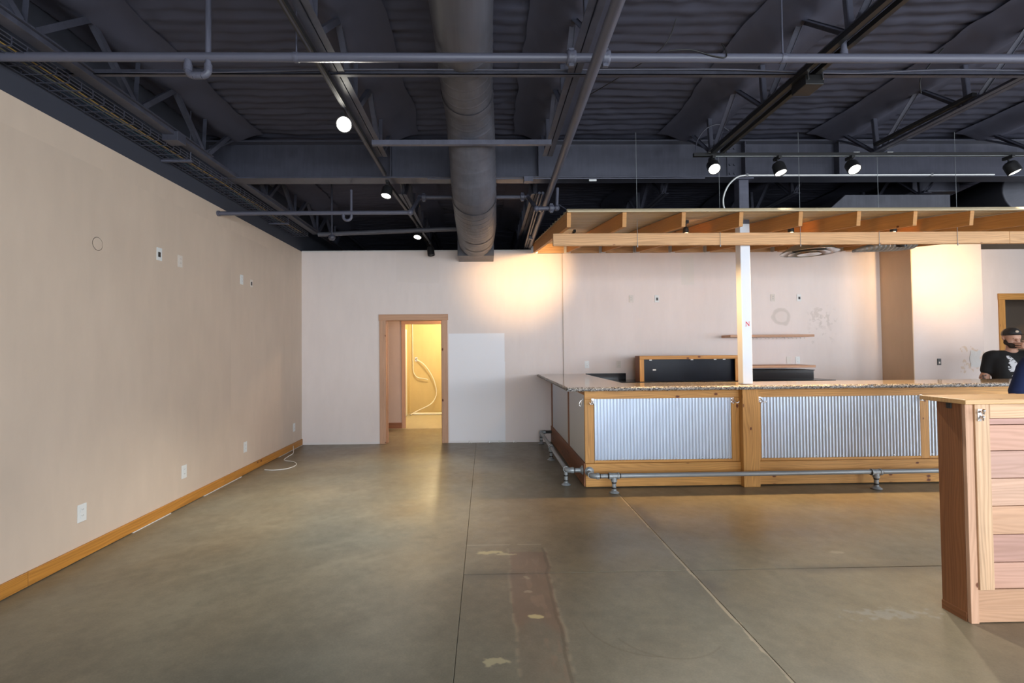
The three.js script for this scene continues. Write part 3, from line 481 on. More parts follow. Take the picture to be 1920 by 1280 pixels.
// ---------------------------------------------------------------- track lighting
const lensMat = new THREE.MeshStandardMaterial({ color: 0xffffff, emissive: lin(1, 0.96, 0.84), emissiveIntensity: 9 });
const warmLens = new THREE.MeshStandardMaterial({ color: 0xffffff, emissive: lin(1, 0.66, 0.30), emissiveIntensity: 9 });
function spot(top, dir, label, o = {}) {
  const s = thing('track_spotlight', label, 'spotlight', o.group), d = dir.clone().normalize(), R = o.r ?? 0.058, L = o.len ?? 0.12, pivot = top.clone().add(V(0, -0.07, 0));
  mesh('adapter', bx(top.x - 0.016, top.x + 0.016, top.y - 0.03, top.y, top.z - 0.05, top.z + 0.05, 0.004), M.black, s);
  mesh('stem', [rod(top.clone().add(V(0, -0.02, 0)), pivot, 0.008), new THREE.SphereGeometry(0.014, 12, 8).translate(pivot.x, pivot.y, pivot.z)], M.black, s);
  const back = pivot.clone().addScaledVector(d, -0.01);
  const body = lathe([[0, 0], [R * 0.45, 0], [R * 0.8, 0.012], [R * 0.97, 0.03], [R, L - 0.004], [R * 0.98, L], [R * 0.88, L], [R * 0.86, L - 0.012], [0, L - 0.014]], 28);
  mesh('housing', aim(body, back, d), M.black, s);
  if (o.off) { mesh('lens', aim(new THREE.SphereGeometry(R * 0.84, 20, 8, 0, Math.PI * 2, 0, 0.6).translate(0, -R * 0.6, 0), back.clone().addScaledVector(d, L - 0.012), d), M.blackGloss, s); return s; }
  const lens = back.clone().addScaledVector(d, L - 0.008);
  mesh('lens', aim(lathe([[0, 0.012], [R * 0.5, 0.009], [R * 0.86, 0]], 28), lens, d), o.warm ? warmLens : lensMat, s);
  const l = new THREE.SpotLight(o.warm ? lin(1, 0.62, 0.27) : lin(1, 0.93, 0.80), o.power ?? 14, 0, o.angle ?? 0.62, o.penumbra ?? 0.6, 2);
  l.position.copy(lens).addScaledVector(d, 0.03); l.target.position.copy(lens).addScaledVector(d, 2); l.castShadow = true; l.shadow.radius = 2; s.add(l, l.target);
  return s;
}
{
  const t = thing('lighting_track', 'long black lighting track under the joist between left wall and round duct', 'lighting track');
  const a = V(-1.10, 3.36, 2.8), b = V(-1.035, 3.36, -5.2), c = V(-1.03, 3.30, -5.3), e = V(-0.86, 3.245, -8.02);
  mesh('track_bar', [bar(a, b, 0.036, 0.034), bar(c, e, 0.036, 0.034)], M.black, t);
  mesh('slot', [bar(a.clone().add(V(0, -0.0185, 0)), b.clone().add(V(0, -0.0185, 0)), 0.002, 0.012), bar(c.clone().add(V(0, -0.0185, 0)), e.clone().add(V(0, -0.0185, 0)), 0.002, 0.012)], M.steelPaint, t);
  const G = 'white spotlights on the long left track';
  spot(V(-1.085, 3.345, -3.86), V(0.24, -0.42, 0.88), 'round white spotlight shining toward the street on the left lighting track', { power: 9, r: 0.062, len: 0.10 });
  spot(V(-1.03, 3.33, -5.32), V(-0.12, -0.95, 0.28), 'lit black spotlight at the end of the left track near the girder', { power: 12 });
  spot(V(-0.925, 3.265, -7.0), V(-0.1, -0.92, 0.38), 'lit black spotlight on the left track between girder and rear wall', { power: 10 });
  spot(V(-0.865, 3.235, -7.95), V(0.12, -0.97, 0.1), 'unlit black spotlight hanging in front of the rear wall top', { off: true, len: 0.15 });
}
{
  const Y = 3.385, Z = -4.72, t = thing('lighting_track', 'black lighting track crossing above the timber canopy', 'lighting track');
  mesh('track_bar', bx(2.03, 6.6, Y - 0.034, Y, Z - 0.017, Z + 0.017, 0.002), M.black, t);
  mesh('slot', bx(2.24, 6.6, Y - 0.038, Y - 0.034, Z + 0.004, Z + 0.017, 0), M.galvPipe, t);
  mesh('feed_whip', tube([[2.05, Y, Z], [2.07, Y + 0.12, Z], [2.16, Y + 0.24, Z], [2.28, Y + 0.28, Z], [2.38, Y + 0.22, Z]], 0.006, 30, 6), M.steelPaint, t);
  for (const x of [2.2, 3.62, 3.95]) mesh('clip', bx(x - 0.03, x + 0.03, Y - 0.002, Y + 0.008, Z - 0.02, Z + 0.02, 0.002), M.zinc, t);
  spot(V(2.21, Y - 0.034, Z), V(-0.10, -0.72, 0.68), 'lit white spotlight at the cross track end under the twin raceways', { power: 9 });
  spot(V(2.85, Y - 0.034, Z), V(0.12, -0.95, 0.3), 'lit black spotlight on the cross track in front of the column head', { power: 4, angle: 0.4 });
  spot(V(3.565, Y - 0.034, Z), V(-0.06, -0.78, 0.62), 'lit white spotlight on the cross track just past the fifth joist', { power: 9 });
  spot(V(5.14, Y - 0.034, Z), V(0.3, -0.93, 0.25), 'lit black spotlight on the cross track nearest the big round duct end', { power: 4, angle: 0.4 });
}
// black conduits under the fourth and fifth joists
{
  for (const [dx, w] of [[-0.045, 0.034], [0.045, 0.034]]) single('black_raceway', bar(V(2.235 + dx, 3.375, 2.8), V(2.235 + dx, 3.375, -4.66), w, w), M.black, 'black raceway slung under the joist above the bar corner', 'raceway', 'twin black raceways under one joist');
  const b = thing('junction_box', 'black junction box on the twin raceways with silver hanger rods', 'junction box');
  mesh('box', bx(2.20, 2.33, 3.29, 3.36, -3.46, -3.30, 0.006), M.black, b);
  for (const x of [2.215, 2.315]) mesh('hanger_rod', rod(V(x, 3.32, -3.29), V(x, 3.47, -3.31), 0.005, 6), M.zinc, b);
  single('black_raceway', bar(V(3.80, 3.44, -3.72), V(3.77, 3.44, -4.66), 0.03, 0.04), M.black, 'short black raceway beside the fifth joist', 'raceway');
  single('loose_wire', tube([[3.64, 3.87, -3.75], [3.52, 3.72, -3.78], [3.45, 3.6, -3.8], [3.47, 3.5, -3.82]], 0.005, 30, 6), M.black, 'loose black wire hanging from the ceiling foam', 'wire');
  single('wire_run', tube([[-2.9, 3.41, -3.38], [-1.9, 3.40, -3.36], [-0.9, 3.415, -3.35], [0.2, 3.42, -3.36], [1.2, 3.425, -3.36], [1.7, 3.42, -3.35], [2.6, 3.40, -3.36], [3.2, 3.425, -3.36], [4.4, 3.41, -3.36]], 0.006, 120, 6), M.pipePaint, 'thin grey cable strung along the bridging angle', 'cable');
  single('loose_wire', tube([[0.82, 3.55, -4.0], [1.05, 3.57, -3.7], [1.3, 3.66, -3.45], [1.36, 3.81, -3.40]], 0.004, 20, 5), M.black, 'thin dark wire sagging below the foam beside the main pipe', 'wire');
}
// rear-bay ducts above the canopy
single('rectangular_duct', new THREE.ExtrudeGeometry(new THREE.Shape([[4.20, 3.13], [5.82, 3.13], [5.82, 3.385], [4.50, 3.385]].map(([x, y]) => new THREE.Vector2(x, y))), { depth: 0.6, bevelEnabled: true, bevelSize: 0.006, bevelThickness: 0.006, bevelSegments: 1 }).translate(0, 0, -6.65), M.ductPaint, 'grey rectangular duct lying above the back of the canopy', 'duct');
single('drum_duct', aim(lathe([[0, 0], [0.32, 0], [0.335, 0.02], [0.335, 1.4], [0, 1.4]], 36), V(6.80, 3.44, -5.95), V(0.25, 0, -1)), M.ductPaint, 'big round dark duct end above the far end of the canopy', 'duct');
single('equipment_cabinet', bx(5.66, 6.30, 3.54, 3.72, -6.9, -6.4, 0.01), M.steelPaint, 'dark boxed unit hung above the rectangular duct', 'duct');
single('round_sensor', lathe([[0, 0], [0.03, 0.004], [0.045, 0.03], [0.045, 0.06], [0.012, 0.08], [0.012, 0.88], [0, 0.88]], 20).translate(-2.02, 2.98, -6.6), M.steelPaint, 'small dark dome hanging between the left joist and the track', 'sensor');
single('conduit', rod(V(-2.3, 3.13, -6.9), V(-0.35, 3.20, -6.9), 0.03, 10), M.ductPaint, 'fat grey pipe behind the girder under the rear joists', 'pipe');

// ---------------------------------------------------------------- bar counter
const FZ = -5.40, SX = 1.076;
function corrugated(a, b, y0, y1, face, pitch = 0.036, amp = 0.0075) {   // face(t, out) -> [x, z]
  const n = Math.round(Math.abs(b - a) / pitch) * 10;
  return quadGrid(n, 2, (u, v) => { const t = lerp(a, b, u), o = amp * Math.cos(t / pitch * Math.PI * 2) + 0.0012 * (fbm(t * 3, v, 2, 5) - 0.5), q = face(t, o + 0.0025 * (fbm(t * 2.1, v * 1.5, 2, 15) - 0.5)); return [q[0], lerp(y0, y1, v), q[1], t, lerp(y0, y1, v)]; });
}
{
  const b = thing('bar_counter', 'L-shaped bar front of honey pine boards framing corrugated steel panels', 'bar counter');
  const ply = wood(0xb98a55, clearWood, 0.7);
  mesh('carcass', [bx(SX + 0.03, 6.5, 0.02, 1.066, FZ - 0.36, FZ - 0.03, 0), bx(SX + 0.03, 1.52, 0.02, 1.066, -8.11, FZ - 0.36, 0)], ply, b);
  const board = (n, ...q) => mesh(n, bx(...q), M.honey, b);
  board('base_board', SX, 2.775, 0.012, 0.262, FZ - 0.03, FZ + 0.016, 0.004); board('base_board', 2.955, 6.5, 0.012, 0.262, FZ - 0.03, FZ + 0.016, 0.004);
  board('top_rail', SX, 2.775, 0.958, 1.066, FZ - 0.03, FZ, 0.004); board('top_rail', 2.955, 6.5, 0.958, 1.066, FZ - 0.03, FZ, 0.004);
  board('stile', SX, 1.176, 0.264, 0.957, FZ - 0.03, FZ, 0.004, 1); board('stile', 2.688, 2.775, 0.264, 0.957, FZ - 0.03, FZ, 0.004, 1); board('stile', 2.955, 3.012, 0.264, 0.957, FZ - 0.03, FZ, 0.004, 1); board('stile', 4.79, 4.886, 0.264, 0.957, FZ - 0.03, FZ, 0.004, 1); board('stile', 6.4, 6.5, 0.264, 0.957, FZ - 0.03, FZ, 0.004, 1);
  board('bottom_rail', 1.177, 2.687, 0.264, 0.292, FZ - 0.03, FZ, 0.003); board('bottom_rail', 3.013, 4.789, 0.264, 0.292, FZ - 0.03, FZ, 0.003); board('bottom_rail', 4.887, 6.4, 0.264, 0.292, FZ - 0.03, FZ, 0.003);
  board('post', 2.775, 2.955, 0, 1.066, FZ - 0.04, FZ + 0.075, 0.005, 1);
  const sheet = (a, c) => { const s = mesh('corrugated_panel', corrugated(a, c, 0.286, 0.966, (t, o) => [t, FZ - 0.010 + o]), M.galv, b); for (const y of [0.31, 0.935]) for (let x = a + 0.03; x < c; x += 0.29) mesh('screw', new THREE.SphereGeometry(0.006, 8, 5).scale(1, 1, 0.5).translate(x, y, FZ - 0.001), M.zinc, s); s.userData.label = 'galvanised corrugated steel sheet'; };
  sheet(1.17, 2.694); sheet(3.006, 4.796); sheet(4.88, 6.40);
  // the return along the left side
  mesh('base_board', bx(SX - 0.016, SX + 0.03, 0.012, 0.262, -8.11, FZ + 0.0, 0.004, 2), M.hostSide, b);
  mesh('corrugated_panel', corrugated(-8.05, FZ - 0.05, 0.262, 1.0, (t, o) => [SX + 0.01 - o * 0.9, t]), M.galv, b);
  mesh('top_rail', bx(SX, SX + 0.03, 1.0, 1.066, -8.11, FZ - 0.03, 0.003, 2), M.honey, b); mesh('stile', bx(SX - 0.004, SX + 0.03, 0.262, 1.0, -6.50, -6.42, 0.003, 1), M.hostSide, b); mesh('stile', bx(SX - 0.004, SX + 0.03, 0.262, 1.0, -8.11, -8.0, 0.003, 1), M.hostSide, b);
  // bag hooks under the top
  const hook = (x, z, s) => { const h = mesh('bag_hook', [bx(x - 0.016, x + 0.016, 0.90, 0.965, z, z + 0.004, 0.001), tube([[x, 0.945, z + 0.004], [x + s * 0.004, 0.94, z + 0.03], [x + s * 0.012, 0.915, z + 0.05], [x + s * 0.03, 0.905, z + 0.06], [x + s * 0.045, 0.925, z + 0.06]], 0.005, 20, 7), tube([[x, 0.92, z + 0.004], [x - s * 0.004, 0.905, z + 0.02], [x - s * 0.002, 0.898, z + 0.034], [x, 0.912, z + 0.045]], 0.005, 16, 7)], M.chrome, b); h.userData.label = 'bright metal double hook'; };
  hook(1.165, FZ + 0.001, -1); hook(2.70, FZ + 0.001, 1); hook(2.998, FZ + 0.001, 1); hook(4.80, FZ + 0.001, -1); hook(6.05, FZ + 0.001, 1);
  mesh('bag_hook', tube([[SX, 0.955, -5.47], [SX - 0.03, 0.93, -5.47], [SX - 0.045, 0.89, -5.47], [SX - 0.03, 0.875, -5.47], [SX - 0.012, 0.95, -5.46]], 0.005, 24, 7), M.chrome, b);
}
{ // granite top with a chiselled edge
  const g = thing('granite_countertop', 'L-shaped polished tan granite bar top with chiselled grey edge', 'countertop');
  const pts = [[0.86, 8.115], [0.86, 5.18], [6.62, 5.18], [6.62, 5.80], [1.60, 5.80], [1.60, 8.115]];
  const s = new THREE.Shape(pts.map(([x, d]) => new THREE.Vector2(x, d)));
  const e = new THREE.ExtrudeGeometry(s, { depth: 0.034, bevelEnabled: false }); e.rotateX(-Math.PI / 2); e.translate(0, 1.069, 0);
  mesh('slab', e, new THREE.MeshPhysicalMaterial({ map: granite, roughness: 0.09, specularIntensity: 1 }), g);
  const chips = dataTex(512, 128, (u, v) => { const a = vn(u * 150, v * 14, 1), b = vn(u * 90 + 7, v * 9, 2), c = fbm(u * 40, v * 6, 3, 3); let q = [122 + 60 * (c - 0.5), 118 + 60 * (c - 0.5), 114 + 60 * (c - 0.5)]; if (a > 0.66) q = [206, 204, 200]; if (b > 0.68) q = [44, 44, 48]; return q; });
  const rock = new THREE.MeshPhysicalMaterial({ map: chips, roughness: 0.4 });
  const edge = (a, b, f, sd) => quadGrid(Math.round((b - a) / 0.008), 5, (u, v) => { const t = lerp(a, b, u), o = v <= 0 || v >= 1 ? 0 : 0.003 + 0.024 * fbm(t * 34, v * 3.2, 3, sd) * Math.sin(v * Math.PI); const q = f(t, o); return [q[0], 1.062 + 0.0415 * v + (v <= 0 ? 0.006 * (fbm(t * 22, 1, 2, sd) - 0.5) : 0), q[1], t * 1.1, v]; });
  mesh('chiselled_edge', edge(0.855, 6.62, (t, o) => [t, -5.181 + o], 5), rock, g);
  mesh('chiselled_edge', edge(-8.115, -5.18, (t, o) => [0.861 - o, t], 6), rock, g);
}
{ // galvanised foot rail
  const r = 0.0235, y = 0.175, f = thing('foot_rail', 'galvanised pipe foot rail around the base of the bar', 'foot rail');
  const z = -5.20, x = 0.885;
  const ring = (p, ax) => rod(p.clone().addScaledVector(ax, -0.007), p.clone().addScaledVector(ax, 0.007), r + 0.0015, 16);
  const dark = new THREE.MeshPhysicalMaterial({ color: lin(0.03, 0.026, 0.022), roughness: 0.6 });
  const flange = (p, ax, R = 0.05) => aim(lathe([[0, 0], [R, 0], [R, 0.006], [r + 0.012, 0.014], [r + 0.009, 0.026], [0, 0.026]], 24), p, ax);
  mesh('front_pipe', rod(V(1.40, y, z), V(6.5, y + 0.006, z), r, 18), M.galvPipe, f);
  mesh('front_pipe', rod(V(1.17, y, z), V(1.30, y, z), r, 18), M.galvPipe, f);
  mesh('side_pipe', rod(V(x, y, -8.0), V(x, y, -5.52), r, 18), M.galvPipe, f);
  const el = (c, a, b) => { mesh('elbow', [bend(c, a, b, 0.055, r + 0.006), rod(c.clone().addScaledVector(a, 0.045), c.clone().addScaledVector(a, 0.075), r + 0.010, 18), rod(c.clone().addScaledVector(b, 0.045), c.clone().addScaledVector(b, 0.075), r + 0.010, 18)], M.galvPipe, f); for (const q of [ring(c.clone().addScaledVector(a, 0.082), a), ring(c.clone().addScaledVector(b, 0.082), b)]) mesh('thread_ring', q, dark, f); };
  el(V(1.105, y, z), RT, BK); el(V(x, y, -5.47), BK, RT); el(V(x, y, -8.02), FW_, RT);
  mesh('wall_stub', rod(V(1.105, y, z - 0.05), V(1.105, y, FZ + 0.02), r, 18), M.galvPipe, f); mesh('wall_flange', flange(V(1.115, y + 0.005, FZ + 0.016), FW_), M.galvPipe, f);
  mesh('wall_stub', rod(V(x + 0.05, y, -5.47), V(SX - 0.015, y, -5.47), r, 18), M.galvPipe, f); mesh('wall_flange', flange(V(SX - 0.016, y, -5.47), LF), M.galvPipe, f);
  mesh('wall_stub', rod(V(x + 0.05, y, -8.02), V(SX - 0.015, y, -8.02), r, 18), dark, f);
  const post = (px, pz, tee, ax) => {
    mesh('stanchion', rod(V(px, 0.02, pz), V(px, y - 0.03, pz), r * 0.92, 16), M.galvPipe, f);
    mesh('floor_flange', flange(V(px, 0.0005, pz), UP, 0.052), M.galvPipe, f);
    for (const q of [ring(V(px, 0.05, pz), UP), ring(V(px, 0.105, pz), UP)]) mesh('thread_ring', q, dark, f);
    if (tee) { const c = V(px, y, pz); mesh('tee', [rod(c.clone().addScaledVector(ax, -0.055), c.clone().addScaledVector(ax, 0.055), r + 0.006, 18), rod(c.clone().addScaledVector(ax, -0.055), c.clone().addScaledVector(ax, -0.036), r + 0.011, 18), rod(c.clone().addScaledVector(ax, 0.036), c.clone().addScaledVector(ax, 0.055), r + 0.011, 18), rod(c, V(px, y - 0.05, pz), r + 0.005, 18), rod(V(px, y - 0.056, pz), V(px, y - 0.038, pz), r + 0.010, 18)], M.galvPipe, f); for (const q of [ring(c.clone().addScaledVector(ax, -0.062), ax), ring(c.clone().addScaledVector(ax, 0.062), ax)]) mesh('thread_ring', q, dark, f); }
  };
  post(1.335, z, true, RT); post(4.12, z, true, RT); post(x, -6.78, true, BK);
  post(x, -5.53, false, BK); post(x, -7.96, false, BK);
}
// ---------------------------------------------------------------- back bar
{
  const c = thing('back_bar_counter', 'black back bar counter along the rear wall with low backsplash', 'counter');
  mesh('cabinet', bx(1.66, 5.32, 0, 0.965, -8.10, -7.56, 0.004), M.black, c);
  mesh('top', bx(1.64, 5.36, 0.965, 1.0, -8.115, -7.5, 0.004), M.blackGloss, c);
  mesh('backsplash', bx(1.64, 2.30, 1.0, 1.105, -8.117, -8.09, 0.003), M.blackGloss, c);
  const h = thing('wooden_hutch', 'low pine-framed box with black inset panel on the back bar', 'cabinet');
  mesh('side_board', bx(2.345, 2.365, 1.001, 1.39, -7.73, -7.522, 0.003, 1), M.hostSide, h); mesh('side_board', bx(3.85, 3.87, 1.001, 1.39, -7.73, -7.522, 0.003, 1), M.hostSide, h);
  mesh('front_stile', bx(2.345, 2.412, 1.001, 1.337, -7.521, -7.503, 0.003, 1), M.honey, h); mesh('front_stile', bx(3.812, 3.87, 1.001, 1.337, -7.521, -7.503, 0.003, 1), M.honey, h);
  mesh('top_board', bx(2.366, 3.849, 1.37, 1.39, -7.73, -7.522, 0.003), M.honey, h); mesh('front_rail', bx(2.345, 3.87, 1.338, 1.39, -7.521, -7.503, 0.003), M.honey, h);
  mesh('inset_panel', bx(2.366, 3.849, 1.002, 1.37, -7.60, -7.585, 0.002), new THREE.MeshPhysicalMaterial({ color: lin(0.010, 0.014, 0.028), roughness: 0.3, specularIntensity: 0.3, map: dustMetal }), h);
  mesh('price_tag', bx(2.57, 2.62, 1.165, 1.185, -7.584, -7.582, 0.0005), M.plate, h);
  for (const x of [2.52, 3.16, 3.52, 3.66]) mesh('tape_scrap', bx(x, x + 0.04, 1.318, 1.336, -7.584, -7.582, 0.0005), M.plate, h);
  const k = thing('black_cooler_box', 'low glossy black box on the back bar under the lower shelf', 'box');
  mesh('shell', bx(4.02, 5.10, 1.001, 1.145, -8.0, -7.62, 0.006), M.blackGloss, k); mesh('lid', bx(4.01, 5.11, 1.142, 1.152, -8.0, -7.61, 0.003), M.black, k);
  const low = thing('wooden_shelf', 'lower pine shelf just above the black box behind the column', 'shelf'); mesh('board', bx(3.95, 5.12, 1.186, 1.222, -8.117, -7.60, 0.004), M.casing, low); mesh('cleat', bx(3.97, 5.10, 1.166, 1.186, -8.117, -8.09, 0.002), M.casing, low); mesh('support_leg', bx(3.96, 4.0, 1.001, 1.186, -8.05, -7.95, 0.002), M.casing, low);
  const up = thing('wooden_shelf', 'upper pine wall shelf with a row of pegs underneath', 'shelf'); mesh('board', bx(3.90, 5.26, 1.668, 1.706, -8.117, -7.82, 0.004), M.casing, up); for (let i = 0; i < 18; i++) { const x = 4.06 + i * 0.064; mesh('peg', rod(V(x, 1.668, -7.9), V(x, 1.636, -7.9), 0.005, 6), M.ivory, up); }
}
// ---------------------------------------------------------------- wall plates
function plateOn(p, n, kind, label, mat = M.plate, sc = 1, group) {
  const o = thing(kind === 'outlet' ? 'wall_outlet' : kind === 'box' ? 'outlet_box' : 'wall_plate', label, kind === 'outlet' ? 'outlet' : 'wall plate', group), u = n.x ? V(0, 0, 1) : V(1, 0, 0);
  const b = (du, dv, w, h, t0, t1) => { const c = p.clone().addScaledVector(u, du).add(V(0, dv, 0)), e = u.clone().multiplyScalar(w / 2).add(V(0, h / 2, 0)); const a = c.clone().sub(e).addScaledVector(n, t0), q = c.clone().add(e).addScaledVector(n, t1); return bx(a.x, q.x, a.y, q.y, a.z, q.z, 0.0018); };
  mesh('plate', b(0, 0, 0.072 * sc, 0.117 * sc, 0, 0.006), mat, o);
  if (kind === 'outlet') for (const s of [-1, 1]) { const f = mesh('receptacle', b(0, s * 0.02 * sc, 0.034 * sc, 0.028 * sc, 0.006, 0.009), mat, o); for (const q of [-1, 1]) mesh('slot', b(q * 0.007, s * 0.02 * sc + 0.003, 0.0025, 0.009, 0.009, 0.0096), M.black, f); }
  if (kind === 'hole') mesh('opening', b(0.004, -0.004, 0.034, 0.045, 0.006, 0.008), M.black, o);
  if (kind === 'blank') for (const s of [-1, 1]) mesh('screw', b(0, s * 0.042, 0.006, 0.006, 0.006, 0.0075), M.zinc, o);
  if (kind === 'box') { mesh('opening', b(0, 0, 0.05, 0.09, 0.006, 0.008), M.black, o); mesh('device', b(0.0, -0.012, 0.022, 0.03, 0.008, 0.011), M.ivory, o); }
  return o;
}
const LN = V(1, 0, 0), BN = V(0, 0, 1);
['beside the white cord near the corner', 'second from the rear corner low on the left wall', 'third from the rear corner low on the left wall', 'farthest from the rear corner low on the left wall'].forEach((w, i) => plateOn(V(XL, 0.335, [-7.80, -6.23, -4.98, -3.74][i]), LN, 'outlet', 'white wall outlet ' + w, M.plate, 1.1));
plateOn(V(XL, 2.41, -4.59), LN, 'hole', 'white plate with black cable hole high on the left wall, street-side pair'); plateOn(V(XL, 2.40, -4.90), LN, 'outlet', 'tan outlet high on the left wall, street-side pair', M.ivory);
plateOn(V(XL, 2.395, -6.13), LN, 'outlet', 'white outlet high on the left wall, pair nearer the rear corner'); plateOn(V(XL, 2.385, -6.385), LN, 'hole', 'small plate with black hole high on the left wall, nearer the rear corner', M.ivory, 0.8);
single('round_cover', lathe([[0, 0.0025], [0.045, 0.002], [0.052, 0], [0, 0]], 28).rotateZ(-Math.PI / 2).translate(XL, 2.35, -3.87), M.leftPaint, 'round painted-over cover high on the left wall', 'wall plate');
const ZW = ZB + 0.012;
plateOn(V(2.413, 2.325, ZW), BN, 'outlet', 'pale outlet high on the wall above the wooden hutch', M.ivory); plateOn(V(2.838, 2.322, ZW), BN, 'hole', 'white plate with black hole above the wooden hutch');
plateOn(V(4.772, 2.325, ZW), BN, 'outlet', 'pale outlet high on the wall above the upper shelf', M.ivory); plateOn(V(5.211, 2.321, ZW), BN, 'hole', 'white plate with black hole above the upper shelf end');
plateOn(V(1.665, 1.252, ZW), BN, 'outlet', 'white outlet just above the granite return at the rear wall'); plateOn(V(2.19, 1.25, ZW), BN, 'outlet', 'pale outlet beside the wooden hutch on the rear wall', M.ivory);
plateOn(V(5.015, 1.29, ZW), BN, 'blank', 'pale blank plate above the lower shelf', M.ivory); plateOn(V(5.165, 1.288, ZW), BN, 'outlet', 'white outlet beside the blank plate above the lower shelf');
plateOn(V(6.984, 1.256, -7.515), BN, 'box', 'open black electrical box on the brightly lit wall', M.black, 0.85);
single('power_cable', tube([[XL + 0.02, 0.06, -7.72], [-2.86, 0.006, -7.45], [-2.84, 0.006, -7.22], [-2.80, 0.006, -6.98], [-2.62, 0.006, -6.86], [-2.52, 0.006, -6.66], [-2.56, 0.006, -6.47], [-2.70, 0.006, -6.40], [-2.83, 0.006, -6.43]], 0.0055, 90, 8), M.cableWhite, 'loose white cable curled on the floor by the left baseboard', 'cable');
[[-0.27, 0], [0.05, 1], [0.21, 2], [0.45, 3]].forEach(([x, i]) => single('pipe_stub', [rod(V(x, 0, ZB + 0.035), V(x + 0.006, 0.035, ZB + 0.03), 0.007, 8), rod(V(x + 0.02, 0.0, ZB + 0.05), V(x + 0.045, 0.012, ZB + 0.06), 0.004, 6)], M.zinc, 'tiny metal stub left at the foot of the rear wall beside the doorway', 'stub', 'metal stubs along the rear wall'));
// storeroom cables
{
  const z = ZY + 0.03;
  plateOn(V(-1.69, 1.30, ZY), BN, 'hole', 'open round box with cables on the yellow storeroom wall', M.zinc, 0.9);
  single('loose_cable', tube([[-1.78, 2.5, z], [-1.77, 1.9, z], [-1.765, 1.2, z], [-1.75, 0.98, z], [-1.66, 0.86, z + 0.02], [-1.5, 0.83, z + 0.03], [-1.4, 0.8, z + 0.02]], 0.012, 70, 8), M.cableWhite, 'white cable hanging straight down then bending on the storeroom wall', 'cable');
  single('loose_cable', tube([[-1.68, 1.30, z], [-1.5, 1.18, z + 0.05], [-1.33, 0.95, z + 0.05], [-1.22, 0.68, z + 0.05], [-1.20, 0.42, z + 0.06], [-1.30, 0.24, z + 0.1], [-1.62, 0.08, z + 0.3], [-1.75, 0.02, z + 0.55]], 0.014, 80, 8), M.cableWhite, 'white cable sweeping in an arc from the wall box to the storeroom floor', 'cable');
  single('loose_cable', tube([[-1.7, 0.03, -11.7], [-1.3, 0.02, -11.75], [-0.9, 0.03, -11.7], [-0.5, 0.02, -11.95]], 0.028, 50, 8), M.cableWhite, 'thick pale cable lying along the storeroom floor', 'cable');
}

// ---------------------------------------------------------------- timber canopy over the bar
const yb = (d) => 2.68 + 0.122 * (d - 4.75);
{
  const c = thing('bar_canopy', 'pine rafter canopy with ribbed metal sheet hung over the bar', 'canopy');
  const xsJ = [0.82, 1.36, 1.937, 2.50, 3.085, 3.66, 4.22, 4.785, 5.36, 5.93, 6.50];
  xsJ.forEach((x) => { mesh('rafter', bar(V(x, yb(4.75) + 0.071, -4.75), V(x, yb(8.08) + 0.071, -8.08), 0.140, 0.038), M.joist, c); mesh('joist_hanger', [bx(x - 0.022, x + 0.022, yb(8.04) - 0.003, yb(8.04) - 0.001, -8.08, -8.02, 0), bx(x - 0.022, x - 0.020, yb(8.04) - 0.002, yb(8.04) + 0.11, -8.08, -8.02, 0), bx(x + 0.020, x + 0.022, yb(8.04) - 0.002, yb(8.04) + 0.11, -8.08, -8.02, 0), bx(x + 0.022, x + 0.055, yb(8.04) - 0.002, yb(8.04) + 0.12, -8.081, -8.078, 0), bx(x - 0.055, x - 0.022, yb(8.04) - 0.002, yb(8.04) + 0.12, -8.081, -8.078, 0)], M.zinc, c); });
  mesh('front_beam', bx(0.735, 5.70, 2.606, 2.738, -5.29, -5.25, 0.004), M.pine, c); mesh('front_beam', bx(5.702, 6.9, 2.606, 2.738, -5.29, -5.25, 0.004), M.pine, c);
  mesh('ledger', bx(0.84, 6.58, yb(8.1) - 0.005, yb(8.1) + 0.15, -8.117, -8.08, 0.003), M.pine, c);
  const sheetM = new THREE.MeshPhysicalMaterial({ color: lin(0.46, 0.38, 0.25), roughness: 0.5, metalness: 0.1, side: THREE.DoubleSide });
  const prof = (d) => { const k = (((d - 4.70) / 0.20) % 1 + 1) % 1; return k < 0.14 ? 0.022 * sst(0, 0.06, Math.min(k, 0.14 - k)) : (k > 0.4 && k < 0.46) || (k > 0.68 && k < 0.74) ? 0.004 : 0; };
  mesh('ribbed_sheet', [0.0, 0.0012].map((t) => quadGrid(4, 320, (u, v) => { const d = lerp(4.70, 8.10, v); return [lerp(0.795, 6.9, u), yb(d) + 0.142 + 0.008 + prof(d) + t, -d, u * 6, v * 3.4]; })), sheetM, c);
  mesh('edge_trim', bar(V(0.80, yb(4.7) + 0.15, -4.705), V(6.9, yb(4.7) + 0.15, -4.705), 0.003, 0.02, V(0, 1, 0)), sheetM, c);
  for (const x of [1.637, 2.53, 3.40, 4.26, 5.12]) mesh('hanger_wire', [rod(V(x, 2.60, -5.245), V(x, DECK - 0.01, -5.245), 0.0022, 6), rod(V(x, 2.585, -5.245), V(x, 2.605, -5.245), 0.006, 6)], M.galvPipe, c);
}
